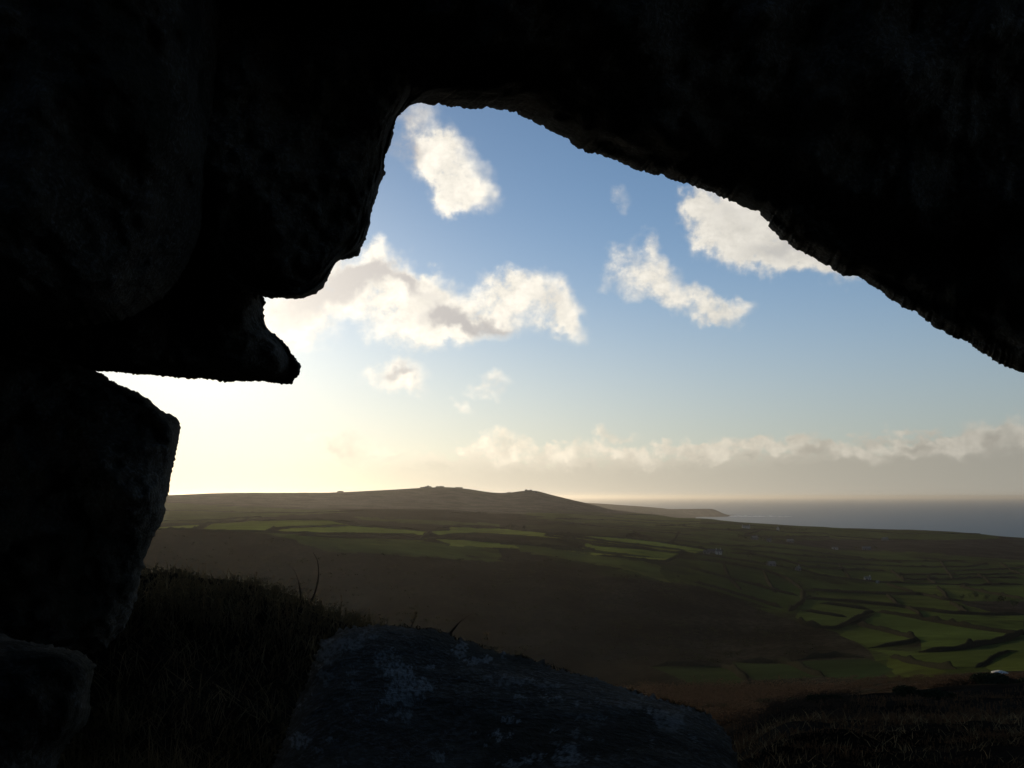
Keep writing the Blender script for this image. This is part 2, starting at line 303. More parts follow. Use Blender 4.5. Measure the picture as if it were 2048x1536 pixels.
# ---------------------------------------------------------------- terrain
# each column: photo x -> [(distance, photo y of the ground there) or (distance, 'z', height relative to the eye)]
Z = 'z'
COLS = {
 -250: [(.4,Z,-.95),(3,Z,-.8),(6,Z,-.55),(12,Z,-2.2),(40,Z,-12),(150,Z,-40),(400,Z,-84),(600,Z,-88),(780,1160),(930,1064),(1150,1052),(1400,1040),(1700,1030),(2300,1012),(2700,1000),(3200,994),(3700,Z,-10),(5000,Z,-60),(9000,Z,-100),(13000,Z,-120)],
  330: [(.4,Z,-.95),(3,Z,-.8),(6.2,1156),(12,Z,-2.6),(40,Z,-13),(150,Z,-42),(400,Z,-86),(600,Z,-88),(780,1160),(930,1064),(1150,1052),(1400,1040),(1700,1030),(2300,1012),(2700,1000),(3200,990),(3700,Z,-10),(5000,Z,-60),(9000,Z,-100),(13000,Z,-120)],
  480: [(.4,Z,-1.0),(3,Z,-.9),(6.2,1168),(12,Z,-2.8),(40,Z,-13),(150,Z,-43),(400,Z,-90),(600,Z,-90),(780,1160),(940,1064),(1150,1052),(1400,1040),(1700,1030),(2300,1012),(2700,1000),(3300,986),(3800,Z,-10),(5000,Z,-60),(9000,Z,-100),(13000,Z,-120)],
  640: [(.4,Z,-1.0),(3,Z,-1.0),(6.2,1216),(12,Z,-2.9),(40,Z,-14),(150,Z,-46),(400,Z,-93),(600,Z,-92),(780,1162),(950,1072),(1150,1056),(1400,1040),(1700,1030),(2000,1019),(2250,1020),(2700,1006),(3300,986),(3800,Z,-5),(5000,Z,-60),(9000,Z,-100),(13000,Z,-120)],
  760: [(.4,Z,-1.0),(3,Z,-1.1),(6.2,1256),(12,Z,-3.1),(40,Z,-14),(150,Z,-47),(400,Z,-95),(600,Z,-90),(780,1165),(940,1088),(1150,1066),(1400,1048),(1700,1034),(2050,1018),(2300,1020),(2700,1008),(3350,981),(3900,Z,0),(5200,Z,-60),(9000,Z,-120),(13000,Z,-160)],
  900: [(.4,Z,-1.0),(3,Z,-1.1),(6.5,Z,-1.8),(14,Z,-4.0),(40,Z,-14),(150,Z,-47),(450,Z,-100),(600,1290),(780,1160),(920,1108),(1150,1075),(1400,1056),(1700,1040),(2100,1020),(2400,1022),(2800,1010),(3450,974),(4000,Z,5),(5400,Z,-60),(8000,Z,-150),(13000,Z,-230)],
  1005:[(.4,Z,-1.0),(3,Z,-1.1),(6.5,Z,-1.9),(14,Z,-4.2),(40,Z,-13),(150,Z,-46),(450,Z,-100),(600,1300),(800,1165),(960,1114),(1200,1078),(1500,1062),(1800,1046),(2200,1028),(2500,1030),(2900,1012),(3500,986),(3900,Z,0),(5400,Z,-80),(8000,Z,-170),(13000,Z,-230)],
  1060:[(.4,Z,-1.0),(3,Z,-1.1),(6.5,Z,-1.9),(14,Z,-4.2),(40,Z,-13),(150,Z,-46),(450,Z,-100),(600,1300),(800,1165),(960,1114),(1200,1078),(1500,1062),(1800,1046),(2200,1028),(2500,1030),(2900,1012),(3500,981),(3900,Z,-10),(5400,Z,-80),(8000,Z,-170),(13000,Z,-230)],
  1110:[(.4,Z,-1.0),(3,Z,-1.1),(6.5,Z,-1.9),(14,Z,-4.2),(40,Z,-13),(150,Z,-46),(450,Z,-100),(600,1300),(800,1165),(960,1114),(1200,1078),(1500,1062),(1800,1046),(2200,1028),(2500,1030),(2900,1012),(3500,992),(3900,Z,-25),(5400,Z,-80),(8000,Z,-170),(13000,Z,-230)],
  1170:[(.4,Z,-1.0),(3,Z,-1.1),(6.5,Z,-1.9),(14,Z,-4.3),(40,Z,-12.5),(150,Z,-42),(450,Z,-96),(600,1310),(820,1165),(1000,1114),(1300,1082),(1600,1062),(2000,1048),(2400,1036),(2900,1020),(3500,1006),(4100,Z,-50),(6500,Z,-90),(9500,1006),(10500,Z,-120),(13000,Z,-230)],
  1240:[(.4,Z,-1.0),(3,Z,-1.15),(6.5,Z,-1.9),(14,Z,-4.3),(40,Z,-12),(150,Z,-40),(450,Z,-92),(600,1312),(820,1168),(1000,1116),(1300,1085),(1600,1066),(2000,1052),(2400,1040),(2900,1030),(3600,1022),(5000,Z,-80),(6500,Z,-100),(9500,1010),(10500,Z,-120),(13000,Z,-230)],
  1340:[(.4,Z,-1.0),(3,Z,-1.2),(6.5,Z,-1.9),(14,Z,-4.2),(40,Z,-11),(150,Z,-36),(430,1388),(600,1308),(800,1190),(1000,1130),(1300,1095),(1600,1076),(2000,1058),(2500,1046),(3000,1036),(3600,1034),(4300,Z,-130),(6500,Z,-160),(9600,1018),(10500,Z,-150),(13000,Z,-230)],
  1420:[(.4,Z,-1.0),(3,Z,-1.2),(6.5,Z,-1.85),(14,Z,-3.9),(40,Z,-10),(150,Z,-33),(420,1392),(600,1310),(800,1200),(1000,1142),(1300,1104),(1600,1084),(2000,1062),(2500,1048),(3100,1038),(3600,Z,-130),(4200,Z,-210),(6500,Z,-215),(9300,Z,-212),(9700,1017),(10400,Z,-180),(13000,Z,-240)],
  1470:[(.4,Z,-1.0),(3,Z,-1.2),(6.5,Z,-1.8),(14,Z,-3.6),(40,Z,-9.2),(150,Z,-32),(420,1390),(600,1306),(800,1208),(1000,1152),(1300,1110),(1600,1090),(2000,1066),(2500,1050),(3000,1043),(3400,Z,-130),(4000,Z,-210),(6500,Z,-215),(9500,Z,-212),(10200,Z,-190),(10700,Z,-196),(13000,Z,-240)],
  1560:[(.4,Z,-1.0),(3,Z,-1.2),(6.5,Z,-1.75),(14,1470),(40,1432),(80,1412),(220,Z,-47),(420,1380),(600,1296),(800,1216),(1000,1166),(1300,1122),(1700,1092),(2100,1072),(2500,1060),(2900,1050),(3300,Z,-130),(3800,Z,-215),(6500,Z,-225),(13000,Z,-240)],
  1750:[(.4,Z,-1.0),(3,Z,-1.2),(6.5,Z,-1.75),(14,1464),(40,1420),(90,1388),(220,Z,-46),(400,1360),(600,1280),(800,1222),(1000,1185),(1300,1150),(1700,1120),(2100,1094),(2400,1078),(2750,1058),(3100,Z,-140),(3500,Z,-215),(6500,Z,-225),(13000,Z,-240)],
  1900:[(.4,Z,-1.0),(3,Z,-1.2),(6.5,Z,-1.75),(14,1460),(40,1412),(90,1376),(200,1362),(380,1340),(560,1280),(800,1225),(1000,1190),(1300,1158),(1700,1122),(2000,1100),(2300,1082),(2650,1064),(3000,Z,-140),(3400,Z,-215),(6500,Z,-225),(13000,Z,-240)],
  2048:[(.4,Z,-1.0),(3,Z,-1.2),(6.5,Z,-1.75),(14,1460),(40,1408),(90,1372),(200,1358),(380,1330),(560,1278),(800,1226),(1000,1194),(1300,1162),(1700,1126),(2000,1108),(2250,1094),(2550,1077),(2900,Z,-150),(3300,Z,-215),(6500,Z,-225),(13000,Z,-240)],
  2500:[(.4,Z,-1.0),(3,Z,-1.2),(6.5,Z,-1.75),(14,1460),(40,1408),(90,1372),(200,1358),(380,1330),(560,1278),(800,1226),(1000,1194),(1300,1162),(1700,1130),(2000,1115),(2200,1106),(2450,1092),(2800,Z,-150),(3200,Z,-215),(6500,Z,-225),(13000,Z,-240)],
}
rr = np.concatenate([np.geomspace(.35, 380, 210)[:-1], np.geomspace(380, 4000, 520)[:-1], np.geomspace(4000, 14000, 90)])
AZV = np.linspace(-R(33), R(33), 1150)
AZO = np.linspace(R(33), R(327), 200)[1:-1]
keys = sorted(COLS); kaz = []; prof = []
for kx in keys:
    a = math.atan(uv(kx, 1050)[0]); kaz.append(a); ys = []; zs = []
    for p in COLS[kx]:
        ys.append(p[0] / math.cos(a)); zs.append(p[2] if p[1] == Z else uv(kx, p[1])[1] * p[0])
    prof.append(pchip(np.log(ys), zs, np.log(rr)))
prof = np.array(prof); kaz = np.array(kaz)
def colinterp(a):
    out = np.empty((len(a), len(rr)))
    for j in range(len(rr)): out[:, j] = pchip(kaz, prof[:, j], np.clip(a, kaz[0], kaz[-1]))
    return out
azs = np.concatenate([AZV, AZO])
H = np.empty((len(azs), len(rr)))
H[:len(AZV)] = colinterp(AZV)
back = pchip(np.log([.35, 3, 12, 60, 300, 1500, 6000, 14000]), [-.95, -.8, -1.5, -6, -22, -60, -110, -150], np.log(rr))
for i, a in enumerate(AZO):
    t = (a - R(33)) / R(294); s = np.clip(min(t, 1 - t) * 6, 0, 1); s = s * s * (3 - 2 * s)
    e = H[len(AZV) - 1] if t < .5 else H[0]
    H[len(AZV) + i] = e * (1 - s) + back * s
AA, RRm = np.meshgrid(azs, rr, indexing='ij')
GX = np.sin(AA) * RRm; GY = np.cos(AA) * RRm
amp = np.clip((RRm - 150) / 400, 0, 1)
H0 = H.copy()
H = H + amp * (fbm(GX / 160, GY / 160, 3) * 2.2 + fbm(GX / 22, GY / 22, 3) * .55)
nearm = np.clip(1 - RRm / 200, 0, 1) * np.clip(RRm / 6, .25, 1)
H = H + nearm * (fbm(GX / 1.0, GY / 1.0, 4) * .17 - .05 + fbm(GX / 9, GY / 9, 3) * .35 * np.clip(RRm / 40, 0, 1) * 2 + fbm(GX / 3, GY / 3, 3) * .30 * np.clip((RRm - 8) / 14, 0, 1))
dr = np.concatenate([[0], np.diff(rr)])

def inpoly(x, y, P):
    P = np.asarray(P, float); n = len(P); r = np.zeros(x.shape, bool); j = n - 1
    for i in range(n):
        xi, yi = P[i]; xj, yj = P[j]
        if yi != yj:
            c = ((yi > y) != (yj > y)) & (x < (xj - xi) * (y - yi) / (yj - yi) + xi); r ^= c
        j = i
    return r
def Z1(*p): return [(280 + a * .35156, 900 + b * .35156) for a, b in p]
def Z2(*p): return [(900 + a * .29297, 900 + b * .29297) for a, b in p]
def Z3(*p): return [(1400 + a * .31641, 950 + b * .31641) for a, b in p]
def Z4(*p): return [(1200 + a * .41406, 1200 + b * .41406) for a, b in p]
SHADE_DARK = (.019, .028, .011); MID = (.058, .072, .019); RG = (.053, .070, .017); HEATH = (.0150, .0135, .0095); HAZED_MOOR = (.052, .044, .035); LIT_GREEN = (.125, .150, .026); SHADE_GREEN = (.033, .046, .012); SCRUB = (.018, .016, .013)  # field greens hold the sunlit and cloud-shaded tones in their colour
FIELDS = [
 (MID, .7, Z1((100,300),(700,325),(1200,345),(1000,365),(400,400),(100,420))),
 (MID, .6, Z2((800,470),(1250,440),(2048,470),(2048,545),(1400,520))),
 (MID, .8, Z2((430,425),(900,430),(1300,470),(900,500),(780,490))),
 (SHADE_GREEN, .9, Z3((0,255),(420,310),(480,325),(820,330),(1200,350),(1820,372),(1900,400),(1500,410),(1100,405),(800,375),(600,385),(0,345))),
 (SHADE_GREEN, .9, Z3((0,420),(400,420),(850,470),(1300,520),(2048,590),(2048,790),(1700,800),(1250,700),(640,600),(400,545),(0,480))),
 (SHADE_GREEN, 1, Z3((0,540),(400,600),(650,720),(650,800),(540,870),(0,700))),
 (LIT_GREEN, 1, Z1((90,437),(370,423),(300,451),(90,451))),
 (LIT_GREEN, 1, Z1((330,458),(400,420),(620,404),(1060,400),(1190,430),(860,436),(750,447),(720,462))),
 (LIT_GREEN, 1, Z1((745,463),(860,440),(1190,433),(1640,466),(1610,480),(1100,470))),
 (LIT_GREEN, .85, Z1((1090,560),(1160,515),(1380,530),(1480,555),(1740,580),(1700,592),(1400,575),(1120,570))),
 (LIT_GREEN, .6, Z1((880,480),(1100,484),(1500,500),(1640,500),(1600,515),(1150,505))),
 (LIT_GREEN, .8, Z1((1640,466),(2048,445),(2048,462),(1700,480))),
 (LIT_GREEN, .95, Z1((1680,505),(2048,518),(2048,534),(1920,546),(1760,530))),
 (LIT_GREEN, .8, Z2((0,525),(400,540),(700,570),(900,612),(600,595),(0,552))),
 (LIT_GREEN, .95, Z2((0,612),(300,640),(800,680),(1200,715),(1500,735),(1480,752),(1000,712),(500,672),(0,655))),
 (LIT_GREEN, .95, Z2((640,585),(900,604),(1280,645),(1700,695),(1640,710),(1270,662),(900,622))),
 (LIT_GREEN, .8, Z2((930,640),(1250,668),(1560,705),(1500,735),(1200,700),(900,670))),
 (LIT_GREEN, .85, Z2((860,574),(1200,600),(1500,640),(1820,690),(1700,690),(1260,636))),
 (SHADE_GREEN, 1, Z3((250,345),(480,352),(800,375),(820,388),(500,392),(280,380))),
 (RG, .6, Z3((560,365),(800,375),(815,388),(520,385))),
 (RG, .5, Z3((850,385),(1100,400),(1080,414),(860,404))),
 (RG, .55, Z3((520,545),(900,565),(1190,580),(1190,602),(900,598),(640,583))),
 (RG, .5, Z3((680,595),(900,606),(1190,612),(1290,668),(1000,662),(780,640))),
 (SHADE_GREEN, 1, Z3((1240,635),(2048,632),(2048,690),(1650,692),(1300,680))),
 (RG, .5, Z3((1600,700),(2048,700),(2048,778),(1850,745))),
 (SHADE_GREEN, 1, Z3((700,690),(1180,690),(1340,742),(1200,746),(700,722))),
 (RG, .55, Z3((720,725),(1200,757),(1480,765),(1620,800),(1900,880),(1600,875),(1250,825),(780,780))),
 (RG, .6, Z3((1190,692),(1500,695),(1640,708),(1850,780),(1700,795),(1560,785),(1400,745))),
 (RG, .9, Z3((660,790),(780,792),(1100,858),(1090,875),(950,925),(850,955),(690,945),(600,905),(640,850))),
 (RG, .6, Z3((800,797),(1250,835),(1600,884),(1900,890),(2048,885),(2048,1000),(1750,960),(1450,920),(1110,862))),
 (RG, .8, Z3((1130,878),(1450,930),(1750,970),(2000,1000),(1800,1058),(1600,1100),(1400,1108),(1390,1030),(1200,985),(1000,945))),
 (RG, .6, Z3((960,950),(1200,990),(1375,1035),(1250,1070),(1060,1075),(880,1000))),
 (SHADE_GREEN, 1, Z3((1080,1100),(1400,1115),(1600,1112),(1850,1065),(2048,1020),(2048,1100),(1930,1108),(1850,1145),(1760,1208),(1500,1200),(1300,1165))),
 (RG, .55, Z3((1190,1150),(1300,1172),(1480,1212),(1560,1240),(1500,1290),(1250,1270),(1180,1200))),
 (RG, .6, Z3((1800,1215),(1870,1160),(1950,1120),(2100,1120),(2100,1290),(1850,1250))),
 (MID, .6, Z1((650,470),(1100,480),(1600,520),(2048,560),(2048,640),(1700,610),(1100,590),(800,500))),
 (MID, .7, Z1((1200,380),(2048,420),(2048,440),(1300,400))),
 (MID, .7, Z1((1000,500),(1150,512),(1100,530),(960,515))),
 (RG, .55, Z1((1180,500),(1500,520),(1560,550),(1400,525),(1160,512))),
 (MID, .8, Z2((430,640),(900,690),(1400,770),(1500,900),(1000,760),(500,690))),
 (SHADE_DARK, .9, Z4((240,310),(580,305),(700,385),(640,400),(420,390))),
 (SHADE_DARK, .9, Z4((640,290),(900,300),(1080,370),(740,380))),
 (SHADE_DARK, .9, Z4((960,290),(1300,280),(1420,330),(1300,380),(1100,370))),
]
SCRUBS = [Z3((1150,400),(1500,410),(1850,390),(2100,410),(2100,550),(1850,525),(1500,500),(1200,480),(800,470),(600,440),(400,420),(800,410)),
          Z3((1650,800),(1800,770),(2048,800),(2048,870),(1900,878),(1700,840))]
PX, PY = pixn(GX, np.maximum(GY, 1e-3), H0)
front = (GY > 1) & (RRm > 380)
C = np.empty(H.shape + (3,)); C[:] = HEATH
f1 = fbm(GX / 60, GY / 60, 4)[..., None]
C = C * (1 + .35 * f1)
t = np.clip((RRm + 60 * f1[..., 0] - 2250) / 260, 0, 1)[..., None]; C = C * (1 - t) + np.array(HAZED_MOOR) * t  # far moor lightened in its colour, standing in for thicker haze
FM = np.zeros(H.shape)
wx = fbm(GX / 25, GY / 25, 3) * 3.0; wy = fbm(GX / 25 + 9, GY / 25 + 4, 3) * 1.6
# general pasture of the coastal plain
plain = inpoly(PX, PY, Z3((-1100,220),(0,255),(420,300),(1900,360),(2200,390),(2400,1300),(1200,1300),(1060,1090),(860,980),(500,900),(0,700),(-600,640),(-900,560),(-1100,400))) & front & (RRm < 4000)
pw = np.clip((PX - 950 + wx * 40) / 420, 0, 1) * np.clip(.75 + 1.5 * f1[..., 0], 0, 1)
C[plain] = C[plain] * (1 - pw[plain][:, None]) + np.array(SHADE_GREEN) * (.85 + .3 * f1[plain]) * pw[plain][:, None]
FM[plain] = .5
for S in SCRUBS:
    m = inpoly(PX + wx * 3, PY + wy * 2, S) & front; C[m] = SCRUB; FM[m] = 0
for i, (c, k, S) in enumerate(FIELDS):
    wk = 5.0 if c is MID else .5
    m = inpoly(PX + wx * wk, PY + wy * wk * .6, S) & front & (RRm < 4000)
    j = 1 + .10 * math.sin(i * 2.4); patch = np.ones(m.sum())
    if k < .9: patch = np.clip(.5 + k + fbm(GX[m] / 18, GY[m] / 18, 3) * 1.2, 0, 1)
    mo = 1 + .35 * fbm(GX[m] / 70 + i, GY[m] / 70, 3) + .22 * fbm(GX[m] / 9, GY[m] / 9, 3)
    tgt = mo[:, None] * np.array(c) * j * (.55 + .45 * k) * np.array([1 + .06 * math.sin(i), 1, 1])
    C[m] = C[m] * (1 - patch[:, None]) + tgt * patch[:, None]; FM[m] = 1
nr = RRm < 380
C[nr] = np.array((.017, .013, .009)) * (1 + .5 * fbm(GX[nr] / 2.5, GY[nr] / 2.5, 4))[:, None]
na, nrr = H.shape
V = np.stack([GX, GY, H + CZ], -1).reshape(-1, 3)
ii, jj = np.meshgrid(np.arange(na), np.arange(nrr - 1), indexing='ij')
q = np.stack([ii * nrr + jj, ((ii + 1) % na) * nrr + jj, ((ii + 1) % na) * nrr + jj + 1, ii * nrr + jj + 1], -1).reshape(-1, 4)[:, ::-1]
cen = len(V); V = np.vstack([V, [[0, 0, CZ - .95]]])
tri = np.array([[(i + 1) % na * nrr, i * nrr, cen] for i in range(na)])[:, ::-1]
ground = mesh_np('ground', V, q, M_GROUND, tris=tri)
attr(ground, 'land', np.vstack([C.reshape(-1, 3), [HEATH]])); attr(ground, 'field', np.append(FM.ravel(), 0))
prop(ground, kind='structure')

def hgt(x, y):
    """ground height (world z) under a plan position"""
    r = math.hypot(x, y); a = math.atan2(x, y)
    j = int(np.clip(np.searchsorted(rr, r), 1, len(rr) - 1)); t = (r - rr[j-1]) / (rr[j] - rr[j-1]); t = min(max(t, 0), 1)
    fa = (a + R(33)) / R(66) * (len(AZV) - 1)
    if 0 <= fa < len(AZV) - 1:
        i = int(fa); s = fa - i; z = (H[i, j-1] * (1-t) + H[i, j] * t) * (1-s) + (H[i+1, j-1] * (1-t) + H[i+1, j] * t) * s
    else:
        i = int(np.argmin(np.abs(((azs - a + math.pi) % (2 * math.pi)) - math.pi))); z = H[i, j-1] * (1-t) + H[i, j] * t
    return z + CZ
def at(px, py, rmin=380, rmax=12000):
    """where the line of sight through a photo pixel meets the ground"""
    u, v = uv(px, py); a = math.atan(u); i = int(np.clip(round((a + R(33)) / R(66) * (len(AZV) - 1)), 0, len(AZV) - 1))
    e = H0[i] / (rr * math.cos(a)); ok = (rr > rmin) & (rr < rmax); idx = np.nonzero(ok & (e >= v))[0]
    if len(idx) == 0:
        idx = [np.nonzero(ok)[0][np.argmax(e[ok])]]
    j = int(idx[0]); r = rr[j]
    if j > 0 and e[j] != e[j-1] and e[j-1] < v <= e[j]: r = rr[j-1] + (rr[j] - rr[j-1]) * (v - e[j-1]) / (e[j] - e[j-1])
    return r * math.sin(a), r * math.cos(a)

# ---------------------------------------------------------------- sea
def sea_mat():
    m, g, b, o = mat('sea_water'); b.inputs['Base Color'].default_value = (.006, .048, .060, 1); b.inputs['Roughness'].default_value = .45
    b.inputs['Specular IOR Level'].default_value = .3
    tc = g.n('ShaderNodeTexCoord'); n = g.noise(g.vmath('MULTIPLY', tc.outputs['Object'], (.02, .05, .05)), 1.0, 6, .65)
    bump(g, b, n, 6.0, .7); return m
seaV = []; ns = 96
for r_ in (300, 3000, 12000, 120000):
    for k in range(ns): a = 2 * math.pi * k / ns; seaV.append((r_ * math.cos(a), r_ * math.sin(a) + 0, 0))
seaQ = [(j * ns + k, j * ns + (k + 1) % ns, (j + 1) * ns + (k + 1) % ns, (j + 1) * ns + k) for j in range(3) for k in range(ns)]
sea = mesh_np('sea', seaV, seaQ, sea_mat()); prop(sea, kind='structure')
# surf breaking at the foot of the far headland
M_FOAM = flat('foam', (.85, .86, .84), (.6, .64, .64), .05)
fv = []; ft = []
u0, v0 = uv(1466, 1034)
for k in range(70):
    px = 1464 + 120 * (k / 70) ** 1.1 + random.uniform(-2, 2); py = 1032.3 + random.uniform(-.7, 1.1) + 1.0 * k / 70
    u, v = uv(px, py); Yd = -CZ / v; x, y = u * Yd, Yd; L_ = random.uniform(12, 45) * (1.3 - k / 70); w_ = random.uniform(14, 60) * (1.25 - k / 70)
    b0 = len(fv); n_ = 9
    for a in range(n_):
        th = 2 * math.pi * a / n_; rj = random.uniform(.6, 1.2); fv.append((x + math.cos(th) * L_ * rj, y + math.sin(th) * w_ * rj, .4 + .004 * k))
    fv.append((x, y, random.uniform(1.5, 4.5))); ft += [(b0 + a, b0 + (a + 1) % n_, b0 + n_) for a in range(n_)]
surf = mesh_np('surf', fv, None, M_FOAM, tris=ft); prop(surf, 'white line of surf breaking off the foot of the far headland', 'surf', kind='stuff')

# ---------------------------------------------------------------- big rocks round the viewpoint
def outline(pts, rough, seed, fine=2.2):
    """dense closed outline in photo pixels, roughened like weathered granite where it is in view"""
    P = np.array(pts, float); out = []
    n = len(P)
    for i in range(n):
        a, b = P[i], P[(i + 1) % n]; L_ = np.linalg.norm(b - a)
        mid = (a + b) / 2; inview = (-60 < mid[0] < 2110) and (-60 < mid[1] < 1600)
        k = max(2, int(L_ / (fine if inview else 45)))
        p0 = P[(i - 1) % n]; p3 = P[(i + 2) % n]
        la = np.linalg.norm(a - p0); lb = np.linalg.norm(p3 - b)
        m1 = (b - p0) / (la + L_) * L_ * .8; m2 = (p3 - a) / (L_ + lb) * L_ * .8
        for t in np.linspace(0, 1, k, endpoint=False):
            out.append(a * (2*t**3 - 3*t**2 + 1) + m1 * (t**3 - 2*t**2 + t) + b * (-2*t**3 + 3*t**2) + m2 * (t**3 - t**2))
    O = np.array(out); s = np.concatenate([[0], np.cumsum(np.linalg.norm(np.diff(O, axis=0), axis=1))])
    T = np.roll(O, -1, 0) - np.roll(O, 1, 0); N = np.stack([T[:, 1], -T[:, 0]], -1); N /= np.maximum(np.linalg.norm(N, axis=1), 1e-6)[:, None]
    sh = seed * 3.7; z = np.full(len(s), sh)
    d = fbm(s / 48, z, 3) * 3.0 + (np.abs(fbm(s / 12, z + 5, 3, .65)) - .2) * 6.5 + np.maximum(0, vn(s / 14, z + 9) - .74) * 22
    w = np.where((O[:, 0] > -80) & (O[:, 0] < 2130) & (O[:, 1] > -80) & (O[:, 1] < 1620), 1, 0)
    return O + N * (d * w * rough)[:, None]
def rock(name, pts, centre, depth, label, tube=None, thick=1.2, rough=1.0, seed=1, bulge=.35, K=90, lich=None, front_fn=None, tilt=(0, 0), relief=1.0, flat_=9):
    O = outline(pts, rough, seed)
    # clockwise/anticlockwise must not flip the roughening outward/inward strongly; keep as is
    ou, ov = uvn(O); cu, cv = uv(*centre)
    kn = 61; pad = lambda a: np.convolve(np.concatenate([a[-kn:], a, a[:kn]]), np.hanning(kn + 2)[1:-1] / np.hanning(kn + 2).sum(), 'same')[kn:-kn]
    su_, sv_ = pad(ou), pad(ov)
    ts = 1 - np.linspace(1, 0, K) ** 1.5          # dense towards the rim
    n = len(ou); U = cu + ts[:, None] * (su_ - cu)[None]; Vv = cv + ts[:, None] * (sv_ - cv)[None]
    e_ = (ts ** 60)[:, None]; U = U + e_ * (ou - su_)[None]; Vv = Vv + e_ * (ov - sv_)[None]
    T = np.repeat(ts[:, None], n, 1)
    rim = depth + tilt[0] * U + tilt[1] * Vv
    nrm = np.maximum(np.sqrt(U ** 2 + Vv ** 2), .05)
    prf = np.sqrt(np.clip(1 - T ** flat_, 0, 1))
    base = rim - bulge * prf
    if tube: base = np.where(nrm * rim > tube, rim + (np.minimum(rim, tube / nrm) - rim) * np.clip(prf * 1.5, 0, 1), rim) - bulge * .5 * prf * np.clip(rim / 3, .1, 1)
    base = np.maximum(base, .16)
    bx_, by_, bz_ = U * base, base, Vv * base
    big = fbm3(bx_ * 1.3 + seed, by_ * 1.3, bz_ * 1.3, 3) ; sm = fbm3(bx_ * 8, by_ * 8 + seed, bz_ * 8, 3, .6)
    Df = base * (1 + (big * .10 + sm * .03) * relief * np.clip(prf * 2.2, 0, 1))
    nz2 = fbm(U * 5 + seed * 2, Vv * 5 + 3, 4, .55)
    Db = np.maximum(rim, base) + thick * prf * (1 + nz2 * .5)
    Df[-1] = rim[-1]; Db[-1] = rim[-1]
    A = np.stack([U * Df, Df, Vv * Df + CZ], -1); B = np.stack([U * Db, Db, Vv * Db + CZ], -1)[:-1]
    VV = np.vstack([A.reshape(-1, 3), B.reshape(-1, 3)])
    qs = []
    kk, jj = np.meshgrid(np.arange(K - 1), np.arange(n), indexing='ij'); j2 = (jj + 1) % n
    qs.append(np.stack([kk * n + jj, kk * n + j2, (kk + 1) * n + j2, (kk + 1) * n + jj], -1).reshape(-1, 4))
    off = K * n
    def bi(k, j): return np.where(k == K - 1, (K - 1) * n + j, off + np.minimum(k, K - 2) * n + j)
    qs.append(np.stack([bi(kk, jj), bi(kk + 1, jj), bi(kk + 1, j2), bi(kk, j2)], -1).reshape(-1, 4))
    Q = np.vstack(qs)
    area = np.sum(O[:, 0] * np.roll(O[:, 1], -1) - O[:, 1] * np.roll(O[:, 0], -1))
    if area < 0: Q = Q[:, ::-1]
    ctr = VV.mean(0); o = mesh_np(name, VV - ctr, Q, M_ROCK); o.location = ctr
    li = np.zeros(len(VV))
    px, py = pixn(VV[:, 0], np.maximum(VV[:, 1], .01), VV[:, 2] - CZ)
    if lich:
        wx_ = fbm(px / 16, py / 16, 4, .75) * 24; wy_ = fbm(px / 16 + 40, py / 16 + 7, 4, .75) * 18
        for bx, by, rx, ry, s in lich:
            d = np.sqrt(((px + wx_ - bx) / rx) ** 2 + ((py + wy_ - by) / ry) ** 2); li = np.maximum(li, s * np.clip((1.05 - d) * 6, 0, 1))
        li = li * np.clip(.7 + fbm(px / 5, py / 5, 3, .7) * 2.2, 0, 1)
    attr(o, 'lichen', li)
    prop(o, label, 'boulder'); return o

ROOF_EDGE = [(800,226),(815,212),(840,205),(870,210),(905,214),(950,217),(990,220),(1025,224),(1045,234),(1062,242),(1090,257),(1125,272),(1150,292),(1172,305),(1195,310),(1225,318),(1260,335),(1300,348),(1340,358),(1390,376),(1425,383),(1450,397),(1485,411),(1515,425),(1535,440),(1541,455),(1560,477),(1600,503),(1640,522),(1672,540),(1688,551),(1712,549),(1740,568),(1762,580),(1780,598),(1810,618),(1835,625),(1865,650),(1900,672),(1935,685),(1965,705),(2000,728),(2048,749),(2110,790)]
rock('roof_boulder', ROOF_EDGE + [(2500,1050),(3400,1300),(6500,1100),(9000,-1500),(6000,-7000),(1500,-8000),(-900,-5000),(-500,-1200),(250,-200),(560,40),(720,180)],
     (2300, -900), 3.9, 'huge dark granite slab forming the roof, its rough edge slanting down to the right', thick=1.3, seed=3, bulge=.9, tilt=(0, -.25))
rock('hanging_boulder', [(800,226),(792,236),(786,262),(782,285),(772,310),(768,345),(760,370),(752,400),(741,435),(736,462),(730,478),(717,508),(700,518),(672,524),(662,545),(652,566),(634,588),(605,597),(570,597),(530,594),(460,570),(390,500),(330,380),(330,200),(400,20),(680,-120),(860,-60),(860,120),(830,190)],
     (620, 300), 3.75, 'rounded granite boulder hanging beneath the roof above the pointed rock', tube=None, thick=.9, bulge=.6, seed=5)
rock('beak_boulder', [(526,592),(527,612),(528,635),(529,654),(536,661),(548,669),(560,678),(574,692),(583,708),(594,722),(600,735),(597,750),(588,757),(586,768),(560,768),(520,763),(480,763),(440,762),(400,757),(350,754),(300,750),(258,746),(205,744),(120,735),(-60,720),(-300,640),(-200,480),(100,420),(350,400),(470,470),(515,540)],
     (370, 620), 4.1, 'dark boulder tapering to a beak-like point over the bright gap', thick=.8, bulge=.4, seed=8)
rock('upper_left_boulder', [(470,-300),(440,60),(430,240),(415,400),(380,520),(330,590),(240,640),(120,655),(0,650),(-400,640),(-1600,700),(-4000,900),(-7000,0),(-6000,-5000),(-2000,-7000),(200,-3500)],
     (-500, -300), 3.3, 'massive dark granite boulder filling the upper left, above the pointed rock', thick=1.3, seed=11, bulge=.8)
